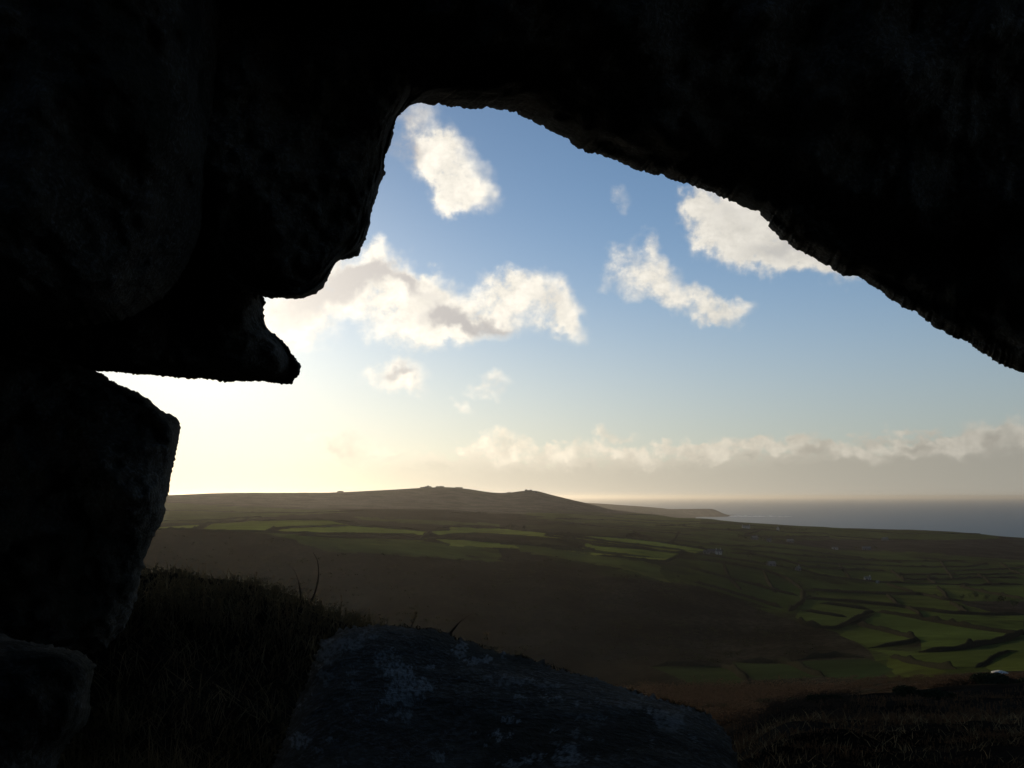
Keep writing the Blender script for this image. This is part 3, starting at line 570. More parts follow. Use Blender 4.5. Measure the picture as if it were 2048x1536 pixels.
rock('lower_left_boulder', [(205,746),(225,763),(255,774),(280,787),(300,800),(322,822),(345,828),(360,845),(360,862),(355,900),(347,930),(343,955),(336,985),(330,1010),(326,1040),(312,1065),(300,1095),(286,1118),(280,1150),(262,1230),(200,1300),(60,1330),(-300,1400),(-1500,1500),(-3500,1500),(-6000,600),(-3000,480),(-600,600),(0,690),(120,720)],
     (-150, 1000), 3.9, 'dark angular boulder standing at left under the bright gap', thick=1.0, bulge=.28, seed=14)
rock('corner_boulder', [(-300,1260),(0,1272),(60,1285),(130,1296),(172,1310),(186,1332),(180,1380),(176,1440),(140,1480),(118,1520),(100,1600),(60,1760),(-300,1900),(-900,1700),(-900,1300)],
     (-200, 1500), 2.3, 'low rounded boulder in the bottom left corner', thick=.7, bulge=.25, flat_=4, seed=17, tilt=(0, .6))
LICH = [(800,1345,30,22,1),(770,1320,26,20,.6),(835,1370,30,16,1),(790,1385,26,22,1),(820,1400,22,14,.9),(690,1290,42,16,.55),(735,1275,26,10,.5),(600,1480,26,14,1),(580,1478,12,6,.8),
        (1015,1440,15,7,1),(1000,1470,13,8,1),(1070,1516,22,12,1),(1140,1512,30,22,1),(1030,1530,26,10,.9),(880,1517,14,9,.8),(655,1305,22,22,.6),(650,1350,22,14,.5),(920,1300,14,18,.6),(955,1320,30,9,.7),
        (780,1405,16,8,.7),(705,1340,16,8,.6),(1170,1435,20,8,.5),(1200,1435,10,7,.6),(1300,1390,30,10,.45),(1340,1440,36,20,.5),(1260,1410,30,8,.4),(1020,1360,60,8,.5),(1100,1370,30,6,.4),(810,1430,16,10,.8),(765,1405,8,6,.8),(1150,1470,12,8,.5),(700,1370,18,12,.5)]
LICH += [(random.uniform(600, 1400), random.uniform(1290, 1530), *(lambda q: (q, q * .6))(random.uniform(3, 10)), random.uniform(.3, .9)) for _ in range(90)]
SLAB_D, SLAB_T = 3.78, 5.5
SLAB = [(640,1286),(655,1276),(672,1268),(690,1258),(725,1253),(752,1250),(790,1250),(828,1255),(860,1258),(895,1268),(915,1280),(945,1284),(975,1296),(1010,1303),(1045,1312),(1085,1325),(1120,1340),(1160,1348),(1200,1358),(1240,1372),(1290,1390),(1330,1400),(1375,1412),(1410,1428),(1440,1450),(1460,1480),(1475,1520),(1490,1600),(1500,1800),(1300,2300),(800,2500),(300,2200),(480,1700),(530,1560),(548,1520),(560,1490),(575,1458),(590,1420),(598,1392),(612,1362),(618,1340),(630,1312)]
rock('lichen_boulder', SLAB,
     (930, 1640), SLAB_D, 'broad flat topped foreground boulder spotted with pale lichen', thick=.5, bulge=.22, seed=21, lich=LICH, K=150, tilt=(0, SLAB_T), rough=2.2, relief=.22, flat_=6)
# unseen rocks added to darken the den, closing its sides, top and back
def lump(name, loc, sc, seed, label):
    n1, n2 = 48, 28; V_ = []
    for j in range(n2 + 1):
        th = math.pi * j / n2
        for i in range(n1):
            ph = 2 * math.pi * i / n1; d = np.array([math.sin(th) * math.cos(ph), math.sin(th) * math.sin(ph), math.cos(th)])
            d2 = np.sign(d) * np.abs(d) ** .62
            k = 1 + .18 * float(fbm(np.array([d[0] * 2 + seed]), np.array([d[1] * 2 + d[2] * 1.7 + seed]), 4)[0])
            V_.append(d2 * k * np.array(sc))
    Q_ = [(j * n1 + i, j * n1 + (i + 1) % n1, (j + 1) * n1 + (i + 1) % n1, (j + 1) * n1 + i) for j in range(n2) for i in range(n1)]
    o = mesh_np(name, V_, np.array(Q_)[:, ::-1], M_ROCK); o.location = loc; attr(o, 'lichen', np.zeros(len(V_))); prop(o, label, 'boulder'); return o
lump('boulder', (0.2, -2.6, CZ + .3), (3.4, 1.3, 2.4), 3, 'unseen granite boulder closing the hollow behind the viewpoint')
lump('boulder', (-3.0, -.6, CZ + .2), (1.5, 2.4, 2.2), 9, 'unseen granite boulder walling the hollow on the left of the viewpoint')
lump('boulder', (3.0, -.5, CZ - .2), (1.4, 2.4, 1.6), 15, 'unseen granite boulder walling the hollow on the right of the viewpoint')
lump('boulder', (0.3, -.9, CZ + 2.9), (3.6, 2.6, 1.2), 22, 'unseen granite capstone lying over the hollow above the viewpoint')

# ---------------------------------------------------------------- hedges
M_HEDGE = flat('hedge', (.012, .013, .008), (.020, .019, .012), .8)
def hedge(pts, h, w, label, seed):
    W_ = []
    for i in range(len(pts) - 1):
        (x0, y0), (x1, y1) = pts[i], pts[i + 1]; k = max(1, int(math.hypot(x1 - x0, y1 - y0) / 8))
        for t in np.linspace(0, 1, k, endpoint=False): W_.append(at(x0 + (x1 - x0) * t, y0 + (y1 - y0) * t))
    W_.append(at(*pts[-1])); W_ = np.array(W_)
    # drop leaps where the sight line skips over a fold
    seg = np.linalg.norm(np.diff(W_, axis=0), axis=1); s = np.concatenate([[0], np.cumsum(seg)]); st = 5.0 if s[-1] < 1500 else 8.0
    sm = np.arange(0, s[-1], st); X = np.interp(sm, s, W_[:, 0]); Y = np.interp(sm, s, W_[:, 1])
    if len(sm) > 6:
        ker = np.ones(5) / 5; X[2:-2] = np.convolve(X, ker, 'valid'); Y[2:-2] = np.convolve(Y, ker, 'valid')
    tx = np.gradient(X); ty = np.gradient(Y); L_ = np.maximum(np.hypot(tx, ty), 1e-6); nx, ny = ty / L_, -tx / L_
    zz = np.array([hgt(a, b) for a, b in zip(X, Y)])
    hh = h * (1 + .35 * fbm(sm / 14, np.full(len(sm), seed * 1.3), 3) + .9 * np.maximum(0, vn(sm / 9, np.full(len(sm), seed * 2.1 + 5)) - .70) * 4.0)
    ww = w * (1 + .4 * fbm(sm / 11, np.full(len(sm), seed + 50.), 2))
    tp = np.clip(np.minimum(np.arange(len(sm)), len(sm) - 1 - np.arange(len(sm))) / 2.0, .12, 1); hh = hh * tp; ww = ww * tp
    prof_ = [(-1, -.3), (-.8, .45), (-.35, 1.0), (.35, .97), (.8, .45), (1, -.3)]
    V_ = np.stack([np.stack([X + nx * ww / 2 * a, Y + ny * ww / 2 * a, zz + hh * b], -1) for a, b in prof_], 1)
    m = len(sm); V_ += rng.normal(0, .10, V_.shape); V_ = V_.reshape(-1, 3)
    i, k = np.meshgrid(np.arange(m - 1), np.arange(5), indexing='ij')
    Q_ = np.stack([i * 6 + k, i * 6 + k + 1, (i + 1) * 6 + k + 1, (i + 1) * 6 + k], -1).reshape(-1, 4)[:, ::-1]
    o0 = V_.mean(0); o = mesh_np('hedge', V_ - o0, Q_, M_HEDGE); o.location = o0
    prop(o, label, 'hedge', 'hedge banks dividing the fields')
HEDGES = [
 (Z1((300,451),(345,430),(400,418),(620,402),(1060,398),(1250,415)), 2, 4, 'dark hedge along the far side of the largest bright field at left'),
 (Z1((300,453),(400,420)), 2, 6, 'short slanting hedge between the leftmost bright field and the largest one'),
 (Z1((715,463),(770,445),(860,438),(1190,432)), 2, 4, 'curving hedge between the two long bright fields on the plateau'),
 (Z1((1190,432),(1400,442),(1640,463)), 2, 3.5, 'hedge along the far side of the second long bright field'),
 (Z1((90,453),(340,460),(720,465),(1100,474),(1610,484)), 2, 4, 'hedge between the bright plateau fields and the brown slope below'),
 (Z1((1590,510),(1620,485),(1655,462)), 2, 5, 'short hedge closing the right end of the second long bright field'),
 (Z1((1640,500),(1900,508),(2048,517)), 2, 4, 'hedge above the narrow green strip right of the mottled patches'),
 (Z2((0,520),(400,535),(700,568),(1200,597),(1500,637),(1850,695)), 2.4, 4.5, 'long dark hedge along the top of the sunlit strips in mid view'),
 (Z2((380,530),(420,522),(460,528),(520,540)), 4, 7, 'clump of taller hedge on the ridge above the sunlit strips'),
 (Z2((1200,594),(1260,586),(1320,600),(1400,612)), 5, 7, 'bushy tall hedge on the skyline of the sunlit strips'),
 (Z2((0,602),(200,625),(600,655),(900,660),(1000,690)), 2, 4, 'hedge above the lowest sunlit strip, left part'),
 (Z2((640,580),(900,600),(1280,643),(1640,692)), 2, 4, 'hedge splitting the upper sunlit strips'),
 (Z2((640,592),(900,618),(1260,660),(1500,700)), 2, 4, 'hedge splitting the lower sunlit strips'),
 (Z2((900,625),(1000,655),(1260,672),(1600,708),(1700,712)), 2, 4, 'hedge running down to the white gabled farm from the left'),
 (Z2((1000,712),(1200,728),(1450,758),(1600,720)), 2, 4, 'hedge below the lowest sunlit strip beside the farm'),
 (Z2((0,430),(500,425),(900,437),(1400,485),(2048,500)), 1.6, 5, 'faint hedge along the foot of the far hill'),
 (Z2((1200,440),(1600,445),(2048,470)), 1.6, 4, 'faint far hedge below the hazy headlands'),
 (Z2((1400,520),(1800,505),(2048,510)), 1.6, 4, 'faint hedge in the hazy fields under the headlands'),
 (Z3((0,345),(250,345),(480,350),(560,362),(820,374)), 2, 5, 'hedge behind the far fields near the pale coastal house'),
 (Z3((280,378),(420,340)), 2, 5, 'short slanting hedge near the pale coastal house'),
 (Z3((250,390),(500,393),(820,392)), 2.5, 6, 'hedge below the long far field near the coast'),
 (Z3((820,374),(860,392),(1100,408),(1400,415)), 2, 5, 'hedge running right from the long far field to the bare slope'),
 (Z3((900,345),(1300,372),(1820,375)), 1.6, 4, 'thin hedge close to the coastal edge'),
 (Z3((180,490),(330,505),(520,540),(680,583),(900,598),(1190,605)), 2.5, 5, 'hedge running from the white gabled farm into the coastal plain'),
 (Z3((600,543),(900,566),(1190,573),(1450,580),(1700,580),(1830,563)), 2, 4.5, 'uppermost long hedge of the coastal plain, below the dark scrub'),
 (Z3((1060,533),(1290,556)), 2.2, 5, 'short hedge just under the dark scrub band'),
 (Z3((1560,604),(1800,600),(2060,588)), 2, 4.5, 'hedge at the right edge below the dark scrub'),
 (Z3((1240,632),(1450,632),(1850,626),(2060,625)), 2, 4.5, 'long level hedge across the right of the coastal plain'),
 (Z3((1270,662),(1600,662),(1900,652),(2060,652)), 2, 4, 'second long level hedge across the right of the coastal plain'),
 (Z3((1210,606),(1250,632),(1295,668)), 2, 5, 'short cross hedge behind the small white cottage'),
 (Z3((400,560),(640,602),(780,645),(1000,666),(1200,678),(1500,688),(1650,698),(2060,696)), 1.7, 3, 'longest hedge, crossing the plain past the small white cottage'),
 (Z3((1180,686),(1260,718),(1360,745)), 2.2, 5, 'slanting hedge to the right of the small white cottage'),
 (Z3((1640,704),(1850,748),(2060,790)), 2.4, 5, 'slanting hedge above the dark copse at the right edge'),
 (Z3((670,722),(900,740),(1200,752),(1400,752),(1560,790),(1700,800)), 2.2, 4.5, 'hedge running right into the dark copse'),
 (Z3((650,780),(800,790),(1000,806),(1250,832),(1600,880),(1900,885),(2060,882)), 2.2, 4.5, 'long hedge above the brightest field of the plain'),
 (Z3((745,812),(950,838),(1110,862)), 2, 4, 'hedge through the top of the brightest field of the plain'),
 (Z3((640,860),(780,884),(955,910)), 2, 4, 'short hedge through the lower part of the brightest field of the plain'),
 (Z3((1110,872),(1450,926),(1750,967),(2000,997),(2060,1002)), 2.4, 4, 'straight hedge across the wide green fields at lower right'),
 (Z3((650,730),(650,800),(600,835),(555,870)), 2.4, 5, 'hedge down the left end of the brightest field of the plain'),
 (Z3((600,925),(700,955),(850,967),(950,932),(1040,890),(1110,866)), 2.3, 3.6, 'thick curving bank under the brightest field of the plain'),
 (Z3((990,942),(1200,985),(1385,1030)), 2.2, 4, 'hedge over the field left of the big lower right field'),
 (Z3((1060,1085),(1250,1072),(1340,1055),(1385,1025)), 2.1, 3.4, 'thick curving bank left of the big lower right field'),
 (Z3((1380,1112),(1600,1108),(1800,1065),(1960,1020),(2060,985)), 2.4, 3.8, 'thick curving bank under the big lower right field'),
 (Z3((1200,1140),(1300,1170),(1500,1210),(1620,1225)), 1.7, 3, 'dark bank under the lowest dim field at right'),
 (Z3((1740,1218),(1800,1185),(1860,1145),(1940,1112),(2060,1108)), 1.2, 2.2, 'curved bank close to the pale rock at lower right'),
 (Z3((0,540),(180,560),(400,605),(560,660),(650,722)), 2.2, 4.5, 'upper hedge of the shaded fields left of the brightest field'),
 (Z3((-60,585),(300,680),(500,730),(640,768)), 2, 4, 'middle hedge of the shaded fields left of the brightest field'),
 (Z3((-60,670),(300,772),(545,850)), 2, 4, 'lower hedge of the shaded fields left of the brightest field'),
 (Z4((240,312),(420,300),(600,305),(720,385)), 2, 4, 'dim hedge round the lowest shaded field beyond the lichen boulder'),
 (Z4((640,288),(900,292),(1000,340),(1090,372)), 2, 4, 'dim hedge on the right of the middle shaded field in the valley'),
 (Z4((940,285),(1100,265),(1300,275)), 2.2, 5, 'dim hedge over the rightmost shaded field in the valley'),
 (Z3((1520,545),(1560,600),(1600,660)), 2, 4, 'short cross hedge between the level hedges below the dark scrub'),
 (Z3((880,568),(905,600),(960,664)), 2, 4, 'short cross hedge left of the small white cottage'),
 (Z3((1450,632),(1440,662),(1500,690)), 2, 4, 'short cross hedge right of the small white cottage'),
 (Z3((1500,700),(1540,745),(1570,790)), 2, 4, 'short cross hedge above the left end of the dark copse'),
 (Z3((1180,756),(1230,795),(1250,830)), 2, 4, 'short cross hedge in the middle of the wide pasture strips'),
 (Z3((1580,800),(1640,840),(1700,882)), 2, 4, 'short cross hedge under the dark copse'),
 (Z3((1300,836),(1380,875),(1400,918)), 2, 4, 'short cross hedge above the big lower right field'),
 (Z3((0,440),(400,455),(800,500),(1060,533)), 2, 5, 'long faint hedge under the coastal scrub, starting near the farm'),
 (Z3((180,470),(500,500),(900,535),(1300,545),(1700,545)), 2, 4.5, 'faint hedge crossing the plain right under the dark scrub'),
 (Z3((0,300),(300,318),(600,345)), 1.6, 4, 'faint hedge above the long pale house'),
 (Z3((1900,560),(1960,600),(2060,640)), 2, 4, 'slanting hedge at the far right edge of the plain'),
 (Z3((1750,625),(1800,660),(1850,700)), 2, 4, 'short slanting hedge near the right edge of the plain'),
 (Z3((-60,500),(200,530),(420,560)), 2, 4.5, 'hedge just below the white gabled farm'),
 (Z3((150,560),(180,640),(260,730)), 2, 4, 'cross hedge in the shaded fields below the farm'),
 (Z3((400,600),(430,670),(480,740)), 2, 4, 'second cross hedge in the shaded fields, nearer the brightest field'),
 (Z2((700,470),(1100,480),(1500,510),(1800,540),(2048,560)), 1.8, 4.5, 'faint hedge halfway between the far hill and the sunlit strips'),
 (Z2((430,470),(800,500),(1200,540),(1700,590)), 1.8, 4.5, 'faint hedge just behind the sunlit strips'),
 (Z2((1500,640),(1540,600),(1560,560)), 1.8, 4, 'short faint cross hedge behind the farm'),
 (Z1((1655,465),(1720,440),(1900,432),(2048,440)), 1.8, 4, 'hedge behind the green strip right of the long bright fields'),
 (Z1((880,480),(1150,492),(1500,505),(1640,508)), 2, 4, 'broken hedge through the mottled ground below the long bright fields'),
 (Z1((100,345),(500,352),(900,362),(1300,345)), 1.6, 5, 'faint dark hedge on the moor under the left part of the ridge'),
 (Z1((100,400),(400,395),(700,382)), 1.6, 4, 'faint hedge behind the leftmost bright fields'),
]
for i, (p, h, w, lb) in enumerate(HEDGES): hedge(p, h, w, lb, i + 1)

# ---------------------------------------------------------------- farm buildings
M_WALLW = flat('whitewash', (.30, .29, .26), (.24, .23, .21), .8); M_STONE = flat('granite_wall', (.13, .125, .11), (.09, .085, .08), 1.5)
M_SLATE = flat('slate', (.06, .06, .065), (.04, .042, .048), 1.2); M_PALE = flat('pale_roof', (.12, .12, .11), (.09, .09, .085), .8); M_DARK = flat('dark_glass', (.03, .035, .04), None, 2, .2, .5)
def bx(cx, cy, cz, sx, sy, sz):
    V_ = [(cx + sx / 2 * a, cy + sy / 2 * b, cz + sz / 2 * c) for c in (-1, 1) for a, b in ((-1, -1), (1, -1), (1, 1), (-1, 1))]
    return V_, [(3, 2, 1, 0), (4, 5, 6, 7), (0, 1, 5, 4), (1, 2, 6, 5), (2, 3, 7, 6), (3, 0, 4, 7)]
def part(name, V_, Q_, m, parent, tris=None):
    return mesh_np(name, V_, Q_, m, parent, smooth=False, tris=tris)
def house(px, py, L_, wd, ht, rz, wm, rm, label, chim=2, name='farmhouse', cat='house'):
    x, y = at(px, py); rt = empty(name, (x, y, hgt(x, y)), rz); prop(rt, label, cat)
    h2 = ht + wd * .42
    V_ = [(-L_/2,-wd/2,-1),(L_/2,-wd/2,-1),(L_/2,wd/2,-1),(-L_/2,wd/2,-1),(-L_/2,-wd/2,ht),(L_/2,-wd/2,ht),(L_/2,wd/2,ht),(-L_/2,wd/2,ht),(-L_/2,0,h2),(L_/2,0,h2)]
    part('wall', V_, [(0,1,5,4),(2,3,7,6)], wm, rt, tris=[(1,2,6),(1,6,9),(1,9,5),(3,0,4),(3,4,8),(3,8,7)])
    e = .4; dz = .25
    V_ = [(-L_/2-e,-wd/2-e,ht-.15),(L_/2+e,-wd/2-e,ht-.15),(L_/2+e,0,h2+dz),(-L_/2-e,0,h2+dz),(L_/2+e,wd/2+e,ht-.15),(-L_/2-e,wd/2+e,ht-.15)]
    V_ += [(a, b, c - .12) for a, b, c in V_]
    rf = part('roof', V_, [(0,1,2,3),(3,2,4,5),(7,6,9,8),(8,9,11,10),(0,6,7,1),(5,4,10,11)], rm, rt, tris=[(0,3,9),(0,9,6),(3,5,11),(3,11,9),(1,7,8),(1,8,2),(2,8,10),(2,10,4)])
    for s in ((-1, 1) if chim == 2 else (1,) if chim == 1 else ()):
        v, q_ = bx(s * (L_/2 - .6), 0, h2 + .8, 1.0, .9, 2.2); part('chimney', v, q_, wm, rf)
    n = max(2, int(L_ / 4))
    for side in (-1, 1):
        for i in range(n):
            v, q_ = bx(-L_/2 + L_ * (i + .5) / n, side * wd / 2, ht * .62, 1.1, .12, 1.2); part('window', v, q_, M_DARK, rt)
    v, q_ = bx(-L_/2 + L_ * .36, -wd / 2, 1.0, 1.0, .14, 2.0); part('door', v, q_, M_DARK, rt)
    return rt
HOUSES = [
 (1437,1108, 9,6,5,.3, M_WALLW,M_SLATE,'white gabled farmhouse at the end of the sunlit strips',2),
 (1425,1105, 16,6,3,.1, M_STONE,M_SLATE,'low grey barn just left of the white gabled farmhouse',0),
 (1413,1107, 9,6,3,-.4, M_STONE,M_SLATE,'small grey shed, leftmost of the farm buildings by the sunlit strips',0),
 (1492,1057, 22,7,5,.05, M_WALLW,M_PALE,'long pale house alone in the far coastal fields',2),
 (1556,1060, 10,8,7,1.3, M_WALLW,M_SLATE,'tall white gable end beside the row of far trees',1),
 (1509,1079, 15,8,5,.4, M_STONE,M_PALE,'grey roofed farmhouse in scrub below the long pale house',1),
 (1538,1083, 10,7,4,-.2, M_STONE,M_SLATE,'small slate roofed cottage right of the grey roofed farmhouse',1),
 (1580,1085, 16,8,4,.2, M_STONE,M_PALE,'grey barn in scrub right of the slate roofed cottage',0),
 (1770,1081, 18,9,5,.3, M_STONE,M_PALE,'pale roofed farmhouse high on the bare coastal slope',1),
 (1670,1097, 14,5,3,.1, M_WALLW,M_PALE,'thin white shed in the dark scrub band',0),
 (1733,1099, 20,10,4,-.2, M_STONE,M_PALE,'wide low barn in the dark scrub below the coastal slope',0),
 (1735,1160, 9,5,3.2,.1, M_WALLW,M_PALE,'small white cottage on the longest hedge of the plain',1),
 (1755,1165, 4,3,2.4,.6, M_WALLW,M_PALE,'tiny white hut just right of the small white cottage',0),
 (1596,1141, 9,6,3.5,.9, M_STONE,M_PALE,'grey cottage end showing in the hedge above the plain',1),
 (1542,1131, 13,7,3.5,.3, M_STONE,M_PALE,'grey barn among trees between the farm and the plain',0),
]
for a in HOUSES: house(a[0], a[1], a[2] * .8, a[3] * .8, a[4] * .8, *a[5:9], chim=a[9])

# ---------------------------------------------------------------- trees and bushes
M_LEAF = flat('foliage', (.030, .040, .015), (.050, .060, .022), 1.2); M_GORSE = flat('gorse', (.020, .024, .012), (.034, .036, .018), 3.0); M_BARK = flat('bark', (.09, .07, .05), None, 4)
M_HEATHER = flat('heather', (.17, .115, .055), (.085, .066, .034), 2.5, thin=.5); M_HEATH = flat('brown_heather', (.13, .070, .036), (.065, .042, .024), 1.2, thin=.5); M_SCRUB = flat('scrub', (.060, .040, .026), (.030, .022, .015), .8, thin=.3); M_MOSS = flat('moss', (.05, .045, .022), (.025, .025, .013), 6, thin=.4); M_STRAW = flat('dry_grass', (.26, .18, .09), (.11, .085, .045), 2.0, thin=.5); M_TWIG = flat('twig', (.02, .014, .010), None, 8)
def clump_mesh(n, rx, ry, rz, leaf, seed, base=0.0):
    """leaf-sized faces spread through a lumpy crown"""
    r_ = np.random.default_rng(seed); lobes = r_.normal(0, .45, (7, 3)); lobes[:, 2] = np.abs(lobes[:, 2]) * .8
    p = lobes[r_.integers(0, 7, n)] + (lambda d: d / np.linalg.norm(d, axis=1)[:, None] * (r_.random((n, 1)) ** .4) * .55)(r_.normal(0, 1, (n, 3)))
    p = p * np.array([rx, ry, rz]) + np.array([0, 0, base]); p[:, 2] = np.maximum(p[:, 2], .02)
    a = r_.normal(0, 1, (n, 3)); a /= np.linalg.norm(a, axis=1)[:, None]; b = np.cross(a, r_.normal(0, 1, (n, 3))); b /= np.linalg.norm(b, axis=1)[:, None]
    s = leaf * (.5 + r_.random((n, 1))); V_ = np.stack([p - a * s, p + b * s * .5, p + a * s, p - b * s * .5], 1).reshape(-1, 3)
    return V_, np.arange(4 * n).reshape(-1, 4)
def trunk_mesh(h, r0):
    V_ = []; n = 7
    for j, (z, k) in enumerate(((-.5, 1.3), (.4 * h, .9), (h, .4))):
        for i in range(n): V_.append((math.cos(i * 2 * math.pi / n) * r0 * k + .1 * j, math.sin(i * 2 * math.pi / n) * r0 * k, z))
    return V_, [(j * n + i, j * n + (i + 1) % n, (j + 1) * n + (i + 1) % n, (j + 1) * n + i) for j in range(2) for i in range(n)]
def tree(px, py, h, label, seed, group=None, w=1.0, rmin=380):
    x, y = at(px, py, rmin); rt = empty('tree', (x, y, hgt(x, y))); prop(rt, label, 'tree', group)
    v, q_ = trunk_mesh(h * .6, h * .03); mesh_np('trunk', v, q_, M_BARK, rt)
    v, q_ = clump_mesh(260, h * .42 * w, h * .42 * w, h * .48, h * .07, seed, h * .42); mesh_np('crown', v, q_, M_LEAF, rt, False)
TR = [(1563,1060,11,'dark tree touching the tall white gable end'),(1571,1061,9,'second far tree right of the tall white gable end'),(1580,1061,10,'third far tree right of the tall white gable end'),
      (1590,1061,8,'fourth far tree right of the tall white gable end'),(1600,1062,9,'fifth far tree right of the tall white gable end'),(1612,1062,7,'last tree of the far row by the coast'),
      (1479,1076,10,'bushy tree left of the grey roofed farmhouse'),(1490,1079,7,'small tree against the grey roofed farmhouse'),(1525,1081,7,'tree between the grey roofed farmhouse and the slate roofed cottage'),
      (1445,1107,7,'tree just right of the white gabled farmhouse'),(1453,1110,6,'low tree in the hedge right of the white gabled farmhouse'),(1500,1119,7,'lone tree in the hedge below the farm'),
      (1532,1130,6,'tree left of the grey barn above the plain'),(1560,1133,7,'tree right of the grey barn above the plain'),(1585,1140,6,'tree left of the grey cottage end'),
      (1712,1098,7,'tree left of the wide low barn in the scrub'),(1752,1099,8,'tree right of the wide low barn in the scrub'),
      (1950,1198,8,'tall leafy tree in the dark copse at right'),(1975,1202,7,'rounded tree in the middle of the dark copse'),(2005,1208,9,'largest tree of the dark copse'),(2030,1215,7,'tree at the right edge of the dark copse'),(1925,1200,6,'low tree at the left end of the dark copse')]
for i, (px, py, h, lb) in enumerate(TR): tree(px, py, h, lb, 100 + i)
def gorse(px, py, wpx, hpx, label, seed, rmin, rmax=380):
    x, y = at(px, py, rmin, rmax); z = hgt(x, y); d = math.hypot(x, y); w = wpx * d / F; h = hpx * d / F
    o_ = clump_mesh(5200, w * .5, w * .42, h * .6, max(.012, d * .0011), seed, h * .18)
    o = mesh_np('gorse_bush', o_[0], o_[1], M_GORSE, smooth=False); o.location = (x, y, z - .1 * h); prop(o, label, 'bush', 'gorse bushes on the near heath')
gorse(1662, 1416, 78, 34, 'rounded black bush standing out in the middle of the near heath', 1, 20)
gorse(1880, 1398, 90, 30, 'wide dark bush on the heath below the pale rock', 2, 20)
gorse(1448, 1424, 60, 26, 'dark bush showing just past the right end of the lichen boulder', 3, 20)
gorse(1985, 1368, 90, 24, 'dark bush close under the pale rock', 4, 60)
gorse(1560, 1406, 70, 20, 'low dark bush at the far edge of the near heath', 5, 30)

# scrub belt between heath and fields: an uncountable mass of low shrubs
sv_, sq_ = [], []; cnt = 0
for k in range(900):
    px = random.uniform(1280, 2100); py = random.uniform(1372, 1392) if px < 1700 else random.uniform(1352, 1382)
    x, y = at(px, py, 150, 900); w = random.uniform(2, 6); h = random.uniform(.6, 1.5)
    v, q_ = clump_mesh(150, w * .55, w * .55, h * .6, .14, 500 + k, h * .2); sv_.append(v + np.array([x, y, hgt(x, y) - .2])); sq_.append(q_ + cnt); cnt += len(v)
print('scrub r', np.percentile([math.hypot(a[0, 0], a[0, 1]) for a in sv_], [0, 50, 100]))
for k in range(1500):
    px = random.uniform(1230, 1700); py = random.uniform(1380, 1450)
    x, y = at(px, py, 30, 600); d = math.hypot(x, y); w = d * random.uniform(.012, .035); h = w * .45
    v, q_ = clump_mesh(70, w * .55, w * .55, h * .6, d * .0009, 1500 + k, h * .2); sv_.append(v + np.array([x, y, hgt(x, y) - .1])); sq_.append(q_ + cnt); cnt += len(v)
scr = mesh_np('scrub', np.vstack(sv_), np.vstack(sq_), M_SCRUB, smooth=False); prop(scr, 'brown scrub belt between the heath and the green fields', 'scrub', kind='stuff')

gv_, gq_, cnt = [], [], 0
for k in range(1700):
    px = random.uniform(270, 1640); py = random.uniform(1068, 1310) if px < 1200 else random.uniform(1150, 1320)
    if fbm(np.array([px / 50]), np.array([py / 16.]), 3)[0] < -.06: continue
    if any(inpoly(np.array([px]), np.array([py]), S)[0] for c_, k_, S in FIELDS): continue
    x, y = at(px, py, 420, 1200); w = random.uniform(2, 7)
    v, q_ = clump_mesh(36, w * .55, w * .5, w * .22, .5, 4000 + k, w * .05); gv_.append(v + np.array([x, y, hgt(x, y) - .1])); gq_.append(q_ + cnt); cnt += len(v)
gs = mesh_np('scrub', np.vstack(gv_), np.vstack(gq_), M_GORSE, smooth=False); prop(gs, 'low dark gorse scrub dotted over the shaded valley slope', 'scrub', kind='stuff')

# pale sunlit rock at lower right, tors on the hill
def small_rock(name, px, py, w, h, label, seed, m, rmin=380, rmax=12000, n=1, group=None, cat='rock'):
    x, y = at(px, py, rmin, rmax); V_ = []; Q_ = []; r_ = random.Random(seed)
    for k in range(n):
        cx = (k - (n - 1) / 2) * w / n * .9; sx = w / n * r_.uniform(.5, .75); sz = h * r_.uniform(.5, 1.0); b0 = len(V_); n1, n2 = 10, 6
        for j in range(n2 + 1):
            th = math.pi * j / n2
            for i in range(n1):
                ph = 2 * math.pi * i / n1 + .3; d = [math.sin(th) * math.cos(ph), math.sin(th) * math.sin(ph), math.cos(th)]
                d = [math.copysign(abs(c) ** .7, c) * r_.uniform(.85, 1.1) for c in d]; V_.append((cx + d[0] * sx, d[1] * sx * .9, d[2] * sz + sz * .1))
        Q_ += [(b0 + j * n1 + i, b0 + (j + 1) * n1 + i, b0 + (j + 1) * n1 + (i + 1) % n1, b0 + j * n1 + (i + 1) % n1) for j in range(n2) for i in range(n1)]
    o = mesh_np(name, V_, Q_, m, smooth=False); o.location = (x, y, hgt(x, y)); prop(o, label, cat, group)
M_PROCK = flat('pale_rock', (.55, .52, .46), (.40, .38, .34), .6); M_TOR = flat('tor', (.14, .13, .12), (.09, .085, .08), .3)
small_rock('pale_rock', 2000, 1352, 3.8, 1.5, 'pale weathered rock at the edge of the scrub at lower right', 5, M_PROCK, 150, 380)
TORS = [(681,985,18,7,1,'small isolated tor on the level left part of the ridge'),(845,976,16,6,2,'leftmost rocks of the summit tor'),(856,974,26,8,3,'main block of the summit tor'),(880,974,30,5,4,'low rocks right of the summit tor'),
        (918,972,26,4,3,'low rocks on the rounded hilltop'),(1057,982,26,7,3,'tor on the shoulder of the hill'),(1070,985,16,5,2,'smaller rocks right of the shoulder tor'),(1018,985,14,3,2,'faint rocks left of the shoulder tor')]
for i, (px, py, w, h, n, lb) in enumerate(TORS): small_rock('tor', px, py, w, h * .9, lb, 30 + i, M_TOR, 2600, 3950, n, 'granite tors along the hill crest', 'tor')

